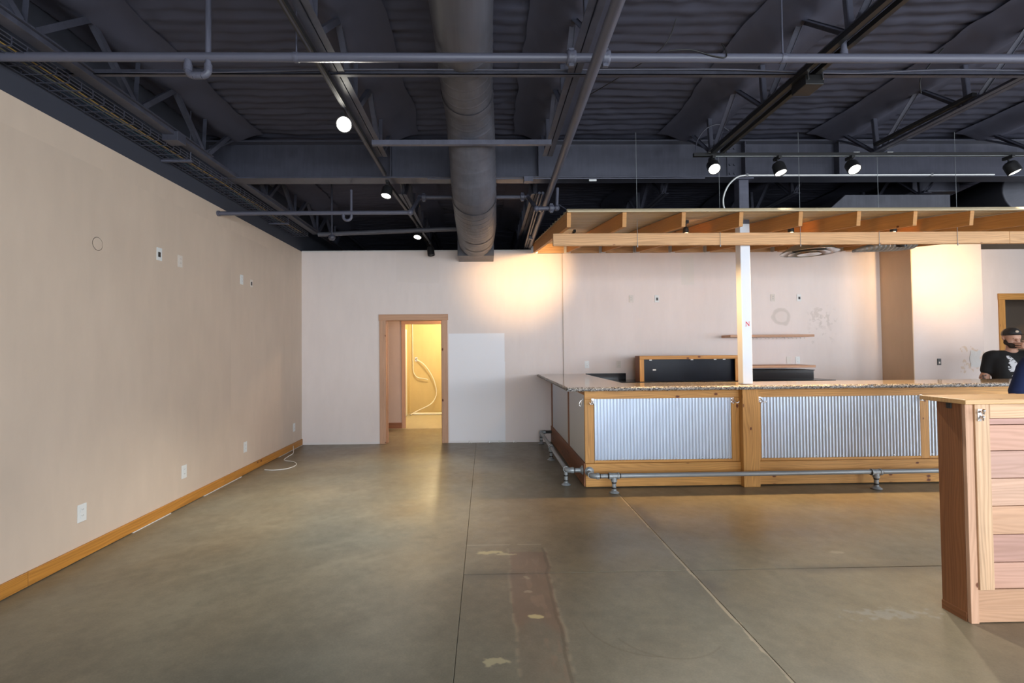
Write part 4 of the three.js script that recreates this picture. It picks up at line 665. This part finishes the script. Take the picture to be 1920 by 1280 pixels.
{ // round ceiling diffuser and flexible duct under the canopy
  const d = thing('round_diffuser', 'round stepped metal air diffuser hanging under the canopy', 'vent');
  const P = V(4.26, 2.735, -6.4);
  mesh('outer_cone', lathe([[0.335, 0.0], [0.34, 0.006], [0.27, 0.055], [0.20, 0.10], [0.195, 0.10], [0.262, 0.05], [0.325, 0.002]], 48).translate(P.x, P.y, P.z), M.zinc, d);
  mesh('middle_cone', lathe([[0.24, -0.014], [0.245, -0.010], [0.18, 0.04], [0.175, 0.04], [0.235, -0.012]], 48).translate(P.x, P.y, P.z), M.zinc, d);
  mesh('inner_cone', lathe([[0, 0.0], [0.10, -0.026], [0.135, -0.022], [0.14, -0.018], [0.07, 0.03], [0, 0.03]], 48).translate(P.x, P.y, P.z), M.zinc, d);
  mesh('neck', new THREE.CylinderGeometry(0.2, 0.2, 0.05, 36, 1, true).translate(P.x, P.y + 0.075, P.z), M.black, d);
  const pts = []; for (let i = 0; i <= 10; i++) pts.push(V(4.92 + i * 0.062, 2.775 + 0.012 * Math.sin(i * 0.5) + i * 0.006, -6.5 + i * 0.02));
  const curve = new THREE.CatmullRomCurve3(pts);
  const fl = thing('flexible_duct', 'ribbed grey flexible duct tucked under the canopy rafters', 'duct');
  const grp = quadGrid(28, 90, (u, v) => { const p = curve.getPoint(v), a = u * Math.PI * 2, r = (0.02 + 0.06 * Math.sin(Math.min(1, v * 1.6 + 0.02) * 1.57)) * (1 + 0.05 * Math.sin(v * 90)) * (v > 0.99 || v < 0.01 ? 0.05 : 1); return [p.x, p.y + Math.cos(a) * r * 0.8, p.z + Math.sin(a) * r * 1.5]; });
  mesh('sleeve', grp, M.galvPipe, fl);
}
spot(V(1.10, 2.955, -6.02), V(-0.50, -0.10, -2.1), 'black can spotlight between the first rafters aimed at the rear wall', { warm: true, power: 8.5, angle: 0.52, penumbra: 1, r: 0.05, len: 0.13 });
spot(V(5.24, 2.935, -6.1), V(0.2, -0.9, -0.3), 'unlit black can spotlight under the canopy beside the flexible duct', { off: true, r: 0.055, len: 0.12 });
spot(V(6.70, 2.965, -6.15), V(0.36, -0.20, -1.36), 'black can spotlight at the canopy end aimed at the wall behind the man', { warm: true, power: 4.6, angle: 0.8, penumbra: 1, r: 0.05, len: 0.12 });
for (const [x, w] of [[2.2, 'left of the column'], [3.36, 'right of the column'], [4.5, 'over the middle of the bar']]) spot(V(x, 2.885, -5.345), V(0, -1, 0.0), 'small warm downlight behind the canopy beam ' + w, { warm: true, power: x < 3 ? 6 : 9, angle: 1.15, penumbra: 1, r: 0.032, len: 0.07 });

// ---------------------------------------------------------------- half wall clad in cedar boards at the right
{
  const h = thing('half_wall', 'waist-high wood clad half wall with pine cap and pink cedar boards', 'half wall');
  const X0 = 2.626, X1 = 4.15, F = -2.66, Bk = -2.83;
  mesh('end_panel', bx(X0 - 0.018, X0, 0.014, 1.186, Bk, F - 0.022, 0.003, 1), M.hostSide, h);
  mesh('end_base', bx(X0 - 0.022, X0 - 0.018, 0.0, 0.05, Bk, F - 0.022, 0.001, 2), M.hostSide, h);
  mesh('core', bx(X0, X1, 0.0, 1.186, Bk, F - 0.020, 0), M.kick, h);
  mesh('corner_board', bx(X0 - 0.018, X0 + 0.026, 0.0, 1.186, F - 0.021, F + 0.001, 0.003, 1), M.casing, h);
  mesh('stile', bx(X0 + 0.027, X0 + 0.108, 0.182, 1.186, F - 0.020, F + 0.010, 0.003, 1), M.stile, h);
  mesh('top_rail', bx(X0 + 0.109, X1, 1.104, 1.186, F - 0.020, F + 0.010, 0.003), M.stile, h);
  const ys = [1.103, 1.068, 0.926, 0.777, 0.628, 0.474, 0.325, 0.184];
  for (let i = 0; i < ys.length - 1; i++) mesh('cedar_board', bx(X0 + 0.109, X1, ys[i + 1] + 0.0012, ys[i] - 0.0012, F - 0.020, F - 0.003 + 0.003 * h2(i, 3, 1), 0.004), M.cedar[[1, 0, 3, 2, 4, 5, 0][i]], h);
  mesh('kick_board', bx(X0 + 0.027, X1, 0.004, 0.180, F - 0.020, F - 0.004, 0.003), M.kick, h);
  mesh('cap', bx(X0 - 0.075, X1 + 0.05, 1.187, 1.213, Bk - 0.05, F + 0.062, 0.004), M.hostTop, h);
  const hk = (x, y) => [bx(x - 0.013, x + 0.013, y - 0.032, y + 0.034, F + 0.010, F + 0.014, 0.0015), tube([[x, y + 0.02, F + 0.014], [x - 0.006, y + 0.016, F + 0.03], [x - 0.014, y + 0.012, F + 0.045], [x - 0.02, y + 0.026, F + 0.052]], 0.0055, 20, 8), new THREE.SphereGeometry(0.009, 12, 8).translate(x - 0.02, y + 0.03, F + 0.053), tube([[x, y - 0.004, F + 0.014], [x - 0.006, y - 0.022, F + 0.028], [x - 0.012, y - 0.022, F + 0.04], [x - 0.018, y - 0.008, F + 0.046]], 0.005, 20, 8), new THREE.SphereGeometry(0.008, 12, 8).translate(x - 0.018, y - 0.004, F + 0.047)];
  mesh('coat_hook', hk(2.678, 1.122), M.chrome, h).userData.label = 'chrome double coat hook';
  mesh('black_bracket', bx(X0 - 0.024, X0 - 0.018, 1.15, 1.185, -2.765, -2.735, 0.002), M.black, h);
}

// ---------------------------------------------------------------- people
function nets(f, min, max, c, color) {     // surface nets over the distance field f
  const n = [0, 1, 2].map((a) => Math.ceil((max[a] - min[a]) / c) + 1), id = (i, j, k) => (k * n[1] + j) * n[0] + i, D = new Float32Array(n[0] * n[1] * n[2]);
  for (let k = 0; k < n[2]; k++) for (let j = 0; j < n[1]; j++) for (let i = 0; i < n[0]; i++) D[id(i, j, k)] = f(min[0] + i * c, min[1] + j * c, min[2] + k * c);
  const vid = new Int32Array(D.length).fill(-1), P = [], IX = [], COL = [];
  for (let k = 0; k < n[2] - 1; k++) for (let j = 0; j < n[1] - 1; j++) for (let i = 0; i < n[0] - 1; i++) {
    let x = 0, y = 0, z = 0, m = 0; const v = []; let neg = 0;
    for (let q = 0; q < 8; q++) { v[q] = D[id(i + (q & 1), j + ((q >> 1) & 1), k + (q >> 2))]; if (v[q] < 0) neg++; }
    if (!neg || neg === 8) continue;
    for (let q = 0; q < 8; q++) for (const b of [1, 2, 4]) { if (q & b) continue; const r = q | b; if ((v[q] < 0) === (v[r] < 0)) continue; const t = v[q] / (v[q] - v[r]); x += (q & 1) + (b === 1 ? t : 0); y += ((q >> 1) & 1) + (b === 2 ? t : 0); z += (q >> 2) + (b === 4 ? t : 0); m++; }
    vid[id(i, j, k)] = P.length / 3; P.push(min[0] + (i + x / m) * c, min[1] + (j + y / m) * c, min[2] + (k + z / m) * c);
  }
  for (let k = 1; k < n[2] - 1; k++) for (let j = 1; j < n[1] - 1; j++) for (let i = 1; i < n[0] - 1; i++) {
    const a = D[id(i, j, k)] < 0;
    const quad = (A, B, C, E, flip) => { if (A < 0 || B < 0 || C < 0 || E < 0) return; flip ? IX.push(A, C, B, A, E, C) : IX.push(A, B, C, A, C, E); };
    if (a !== D[id(i + 1, j, k)] < 0) quad(vid[id(i, j - 1, k - 1)], vid[id(i, j, k - 1)], vid[id(i, j, k)], vid[id(i, j - 1, k)], !a);
    if (a !== D[id(i, j + 1, k)] < 0) quad(vid[id(i - 1, j, k - 1)], vid[id(i - 1, j, k)], vid[id(i, j, k)], vid[id(i, j, k - 1)], !a);
    if (a !== D[id(i, j, k + 1)] < 0) quad(vid[id(i - 1, j - 1, k)], vid[id(i, j - 1, k)], vid[id(i, j, k)], vid[id(i - 1, j, k)], !a);
  }
  const g = new THREE.BufferGeometry(); g.setAttribute('position', new THREE.Float32BufferAttribute(P, 3)); g.setIndex(IX); g.computeVertexNormals();
  if (color) { for (let i = 0; i < P.length; i += 3) COL.push(...color(P[i], P[i + 1], P[i + 2])); g.setAttribute('color', new THREE.Float32BufferAttribute(COL, 3)); }
  return g;
}
const cap = (p, a, b, r1, r2) => { const bx_ = b[0] - a[0], by = b[1] - a[1], bz = b[2] - a[2], px = p[0] - a[0], py = p[1] - a[1], pz = p[2] - a[2], t = clamp((px * bx_ + py * by + pz * bz) / (bx_ * bx_ + by * by + bz * bz + 1e-9)); return Math.hypot(px - bx_ * t, py - by * t, pz - bz * t) - lerp(r1, r2, t); };
const smin = (a, b, k) => { const h = clamp(0.5 + 0.5 * (b - a) / k); return lerp(b, a, h) - k * h * (1 - h); };
const field = (prims, k) => (x, y, z) => { const p = [x, y, z]; let d = 9; for (const q of prims) d = smin(d, cap(p, q[0], q[1], q[2], q[3]), q[4] ?? k); return d; };
// all joints relative to the point between the feet; +x is the viewer's right, +z towards the viewer
function torso(o) {
  return [[[-0.10, 1.27, 0.00], [0.10, 1.27, 0.00], 0.118, 0.118], [[-0.09, 1.16, 0.02], [0.09, 1.16, 0.02], 0.115, 0.115], [[-0.08, 1.02, 0.03], [0.08, 1.02, 0.03], 0.118, 0.118], [[-0.085, 0.92, 0.0], [0.085, 0.92, 0.0], 0.115, 0.115],
    [[-0.16, 1.355, -0.01], [0.16, 1.355, -0.01], 0.062, 0.062], [[0, 1.36, -0.01], [0, 1.47, 0.01], 0.062, 0.056]];
}
function legs() { return [-1, 1].flatMap((s) => [[[s * 0.09, 0.88, 0], [s * 0.11, 0.48, 0.01], 0.098, 0.066], [[s * 0.11, 0.48, 0.01], [s * 0.12, 0.09, -0.01], 0.062, 0.042], [[s * 0.12, 0.045, -0.03], [s * 0.135, 0.035, 0.13], 0.042, 0.034]]); }
function head(cy, yaw) {   // prims for a head whose centre is at height cy, turned by yaw (towards +x)
  const s = Math.sin(yaw), c = Math.cos(yaw), R = (x, y, z) => [x * c + z * s, cy + y, -x * s + z * c + 0.012];
  return { R, prims: [[R(0, 0.03, -0.022), R(0, 0.03, 0.02), 0.082, 0.080, 0.03], [R(0, -0.045, 0.01), R(0, -0.075, 0.045), 0.062, 0.042, 0.03], [R(-0.03, -0.05, 0.03), R(0.03, -0.05, 0.03), 0.038, 0.038, 0.03], [R(0, 0.0, 0.09), R(0, -0.026, 0.106), 0.009, 0.015, 0.012], [R(-0.022, 0.018, 0.082), R(0.022, 0.018, 0.082), 0.012, 0.012, 0.015], [R(-0.02, -0.058, 0.082), R(0.02, -0.058, 0.082), 0.008, 0.008, 0.008], [R(-0.078, -0.005, -0.005), R(-0.084, 0.018, -0.012), 0.010, 0.015, 0.008], [R(0.078, -0.005, -0.005), R(0.084, 0.018, -0.012), 0.010, 0.015, 0.008]] };
}
// hand: palm at w heading d, palm normal nrm; five bent fingers
function hand(w, d, nrm, curl, thumbSide) {
  const D = V(...d).normalize(), N = V(...nrm).addScaledVector(D, -V(...nrm).dot(D)).normalize(), S = D.clone().cross(N).multiplyScalar(thumbSide), W = V(...w), A = (u, s, n) => { const q = W.clone().addScaledVector(D, u).addScaledVector(S, s).addScaledVector(N, n); return [q.x, q.y, q.z]; };
  const out = [[A(0.0, 0, 0), A(0.04, 0.004, 0), 0.026, 0.025, 0.02], [A(0.035, -0.026, 0), A(0.085, -0.030, 0.002), 0.016, 0.013, 0.012], [A(0.035, -0.008, 0), A(0.09, -0.010, 0.002), 0.017, 0.013, 0.012], [A(0.035, 0.010, 0), A(0.092, 0.010, 0.002), 0.017, 0.013, 0.012], [A(0.035, 0.026, 0), A(0.088, 0.030, 0.002), 0.016, 0.013, 0.012]];
  const len = [0.052, 0.066, 0.070, 0.060], side = [-0.032, -0.011, 0.011, 0.031];
  for (let f = 0; f < 4; f++) { const L = len[f], a = curl * (0.8 + 0.1 * f), p0 = A(0.088, side[f], 0.002), u1 = 0.088 + Math.cos(a) * L * 0.5, n1 = 0.002 + Math.sin(a) * L * 0.5, u2 = u1 + Math.cos(a * 2.1) * L * 0.5, n2 = n1 + Math.sin(a * 2.1) * L * 0.5; out.push([p0, A(u1, side[f] * 1.05, n1), 0.0095, 0.0085, 0.004], [A(u1, side[f] * 1.05, n1), A(u2, side[f] * 1.05, n2), 0.0085, 0.0072, 0.004]); }
  out.push([A(0.015, 0.026, 0.004), A(0.05, 0.055, 0.014), 0.014, 0.011, 0.008], [A(0.05, 0.055, 0.014), A(0.085, 0.062, 0.022), 0.0105, 0.0085, 0.004]);
  return out;
}
const skinM = new THREE.MeshPhysicalMaterial({ vertexColors: true, roughness: 0.55 });
const clothM = (r = 0.9) => new THREE.MeshPhysicalMaterial({ vertexColors: true, roughness: r, sheen: 0.3 });
const flat = (r, g, b) => () => [r, g, b];
function bounds(prims, pad = 0.05) { const lo = [9, 9, 9], hi = [-9, -9, -9]; for (const q of prims) for (const e of [q[0], q[1]]) for (let a = 0; a < 3; a++) { const r = Math.max(q[2], q[3]); lo[a] = Math.min(lo[a], e[a] - r - pad); hi[a] = Math.max(hi[a], e[a] + r + pad); } return [lo, hi]; }
function limbs(arms) { return arms.flatMap(({ sh, el, wr }) => [[sh, el, 0.056, 0.043], [el, wr, 0.043, 0.029]]); }
function person(pos, yaw, label, o) {
  const p = new THREE.Group(); p.name = numbered('person'); tag(p, label, 'person'); scene.add(p); p.position.set(...pos); p.rotation.y = yaw;
  const hd = head(1.585, o.look), arms = limbs(o.arms), hands = o.arms.flatMap((a) => hand(a.wr, a.hd, a.hn, a.curl, a.thumb));
  const sk = [0.50, 0.27, 0.185], skin = (x, y, z) => { if (o.tattoo && o.tattoo(x, y, z)) return [0.10, 0.085, 0.085]; const q = 0.9 + 0.2 * fbm(x * 30, y * 30 + z * 20, 2, 3); return [sk[0] * q, sk[1] * q, sk[2] * q]; };
  const low = [...torso(), ...legs(), ...arms], f = field(low, 0.045), bl = bounds(low);
  const hp = [...hd.prims, [[0, 1.36, -0.01], [0, 1.48, 0.01], 0.060, 0.055, 0.03]], bh = bounds(hp, 0.03);
  const geos = [nets(f, bl[0], bl[1], 0.011, skin), nets(field(hp, 0.02), bh[0], bh[1], 0.0035, skin)];
  for (const a of o.arms) { const h = [...hand(a.wr, a.hd, a.hn, a.curl, a.thumb), [a.el.map((q, i) => lerp(q, a.wr[i], 0.75)), a.wr, 0.0325, 0.028, 0.01]], b = bounds(h, 0.02); geos.push(nets(field(h, 0.006), b[0], b[1], 0.0032, skin)); }
  mesh('body', mergeGeometries(geos.map((g) => g.toNonIndexed())), skinM, p);
  const shirt = [...torso().slice(0, 5).map((q) => [q[0], q[1], q[2] + 0.014, q[3] + 0.014]), ...o.arms.map((a) => [a.sh, a.sh.map((q, i) => lerp(q, a.el[i], o.sleeve)), 0.074, 0.066])], bs = bounds(shirt), sf = field(shirt, 0.05);
  mesh(o.shirtName, nets((x, y, z) => Math.max(sf(x, y, z) + 0.004 * (fbm(x * 14, y * 9 + z * 7, 3, 8) - 0.5), 0.86 - y), bs[0], bs[1], 0.0075, o.shirt), clothM(), p);
  const tr = [...legs().filter((q, i) => i % 3 !== 2).map((q) => [q[0], q[1], q[2] + 0.016, q[3] + 0.022]), [[-0.08, 0.92, 0], [0.08, 0.92, 0], 0.124, 0.124]], bt = bounds(tr);
  mesh('trousers', nets((x, y, z) => Math.max(field(tr, 0.04)(x, y, z), y - 0.93), bt[0], bt[1], 0.013, flat(0.03, 0.035, 0.05)), clothM(), p);
  for (const s of [-1, 1]) { const sh = [[[s * 0.12, 0.05, -0.04], [s * 0.138, 0.042, 0.14], 0.050, 0.042]], b = bounds(sh); mesh('shoe', nets((x, y, z) => Math.max(field(sh, 0.02)(x, y, z), 0.002 - y), b[0], b[1], 0.01, flat(0.02, 0.02, 0.02)), clothM(0.6), p); }
  // eyes sit in the head
  for (const s of [-1, 1]) mesh('eye', new THREE.SphereGeometry(0.009, 12, 8).translate(...hd.R(s * 0.030, 0.006, 0.083)), new THREE.MeshPhysicalMaterial({ color: lin(0.08, 0.06, 0.05), roughness: 0.2 }), p);
  return { p, hd };
}
{
  // man in black with a cap, one hand raised to his mouth
  const look = 0.16;
  const { p, hd } = person([7.03, 0, -6.5], -0.45, 'man in black graphic T-shirt and cap standing behind the bar, hand at his mouth', {
    look, sleeve: 0.62, shirtName: 't_shirt',
    arms: [{ sh: [-0.215, 1.345, -0.01], el: [-0.275, 1.06, -0.02], wr: [-0.255, 0.83, 0.06], hd: [0.05, -1, 0.2], hn: [1, 0, 0.2], curl: 0.35, thumb: 1 }, { sh: [0.215, 1.345, -0.01], el: [0.37, 1.41, 0.16], wr: [0.125, 1.492, 0.205], hd: [-1, 0.05, -0.18], hn: [0.15, -0.1, -1], curl: 0.28, thumb: -1 }],
    tattoo: (x, y, z) => x < -0.2 && y < 1.16 && y > 0.86 && fbm(x * 34 + z * 12, y * 30, 3, 4) > 0.54,
    shirt: (x, y, z) => {   // pale print on the chest, mirrored left and right
      const u = Math.abs(x - 0.055) / 1.3, v = (y - 1.20) / 1.25, front = z > 0.03;
      if (front && Math.abs(v) < 0.145 && u < 0.115) {
        const body = u < 0.030 + 0.018 * Math.sin(v * 40) && v > -0.14 && v < 0.05, horn = Math.abs(u - (0.035 + (v - 0.0) * 0.55)) < 0.022 && v > -0.01 && v < 0.13, leaf = Math.hypot((u - 0.085) / 0.030, (v - 0.015) / 0.055) < 1 || Math.hypot((u - 0.06) / 0.03, (v + 0.07) / 0.035) < 1;
        if ((body || horn || leaf) && fbm(u * 70, v * 70, 2, 6) > 0.40) return [0.55, 0.55, 0.57];
      }
      return [0.007, 0.007, 0.008];
    },
  });
  const R = hd.R, capB = [[R(0, 0.062, -0.022), R(0, 0.062, 0.022), 0.089, 0.087, 0.03]], b = bounds(capB, 0.03), fr = (x, z) => x * Math.sin(look) + z * Math.cos(look);
  const crown = mesh('cap', nets((x, y, z) => Math.max(field(capB, 0.02)(x, y, z), (1.585 + 0.048) - y), b[0], b[1], 0.005, (x, y, z) => (fr(x, z) < -0.005 ? [0.30, 0.23, 0.17] : [0.025, 0.022, 0.022])), clothM(0.8), p);
  const brim = quadGrid(16, 8, (u, v) => { const a = (u - 0.5) * 2.2, r = lerp(0.080, 0.080 + 0.066 * Math.cos(a * 0.62), v); return R(Math.sin(a) * r, 0.052 + 0.018 * Math.cos(a) * (1 - v * 0.8) - 0.012 * v * Math.abs(Math.sin(a)), Math.cos(a) * r + 0.012); });
  mesh('brim', brim, new THREE.MeshPhysicalMaterial({ color: lin(0.018, 0.016, 0.016), roughness: 0.8, side: THREE.DoubleSide }), crown);
  mesh('cap_badge', new THREE.SphereGeometry(0.020, 14, 8).scale(1, 0.8, 0.3).rotateY(look).translate(...R(0, 0.095, 0.104)), new THREE.MeshPhysicalMaterial({ color: lin(0.45, 0.36, 0.28), roughness: 0.8 }), crown);
  const bd = [[R(-0.055, -0.045, 0.01), R(-0.035, -0.085, 0.05), 0.030, 0.028, 0.03], [R(0.055, -0.045, 0.01), R(0.035, -0.085, 0.05), 0.030, 0.028, 0.03], [R(-0.03, -0.09, 0.058), R(0.03, -0.09, 0.058), 0.032, 0.032, 0.03], [R(-0.062, -0.02, -0.002), R(-0.060, -0.05, 0.01), 0.020, 0.026, 0.02]], bb2 = bounds(bd, 0.03);
  mesh('beard', nets((x, y, z) => field(bd, 0.02)(x, y, z) + 0.008 * (fbm(x * 90, y * 60 + z * 40, 2, 4) - 0.5), bb2[0], bb2[1], 0.004, flat(0.03, 0.018, 0.012)), clothM(0.9), p);
}
{
  const { p, hd } = person([4.775, 0, -4.08], 0, 'person in a blue shirt standing between the half wall and the bar', {
    look: 0, sleeve: 0.7, shirtName: 'shirt',
    arms: [{ sh: [-0.215, 1.29, -0.01], el: [-0.345, 1.04, 0.0], wr: [-0.30, 0.84, 0.09], hd: [0.1, -1, 0.3], hn: [1, 0, 0.2], curl: 0.4, thumb: 1 }, { sh: [0.205, 1.335, -0.01], el: [0.25, 1.05, 0.0], wr: [0.22, 0.83, 0.09], hd: [-0.1, -1, 0.3], hn: [-1, 0, 0.2], curl: 0.4, thumb: -1 }],
    shirt: flat(0.010, 0.022, 0.085),
  });
  const hr = [[hd.R(0, 0.055, -0.03), hd.R(0, 0.06, 0.01), 0.085, 0.078, 0.02]], b = bounds(hr, 0.03);
  mesh('hair', nets((x, y, z) => Math.max(field(hr, 0.02)(x, y, z) + 0.006 * (fbm(x * 60, y * 60 + z * 30, 2, 2) - 0.5), 1.585 + 0.01 + (z > 0.03 ? 0.045 : 0) - y), b[0], b[1], 0.006, flat(0.04, 0.025, 0.015)), clothM(0.8), p);
}

settleAll();
scene.traverse((o) => { if (o.isMesh) o.castShadow = o.receiveShadow = true; });
renderer.render(scene, camera);
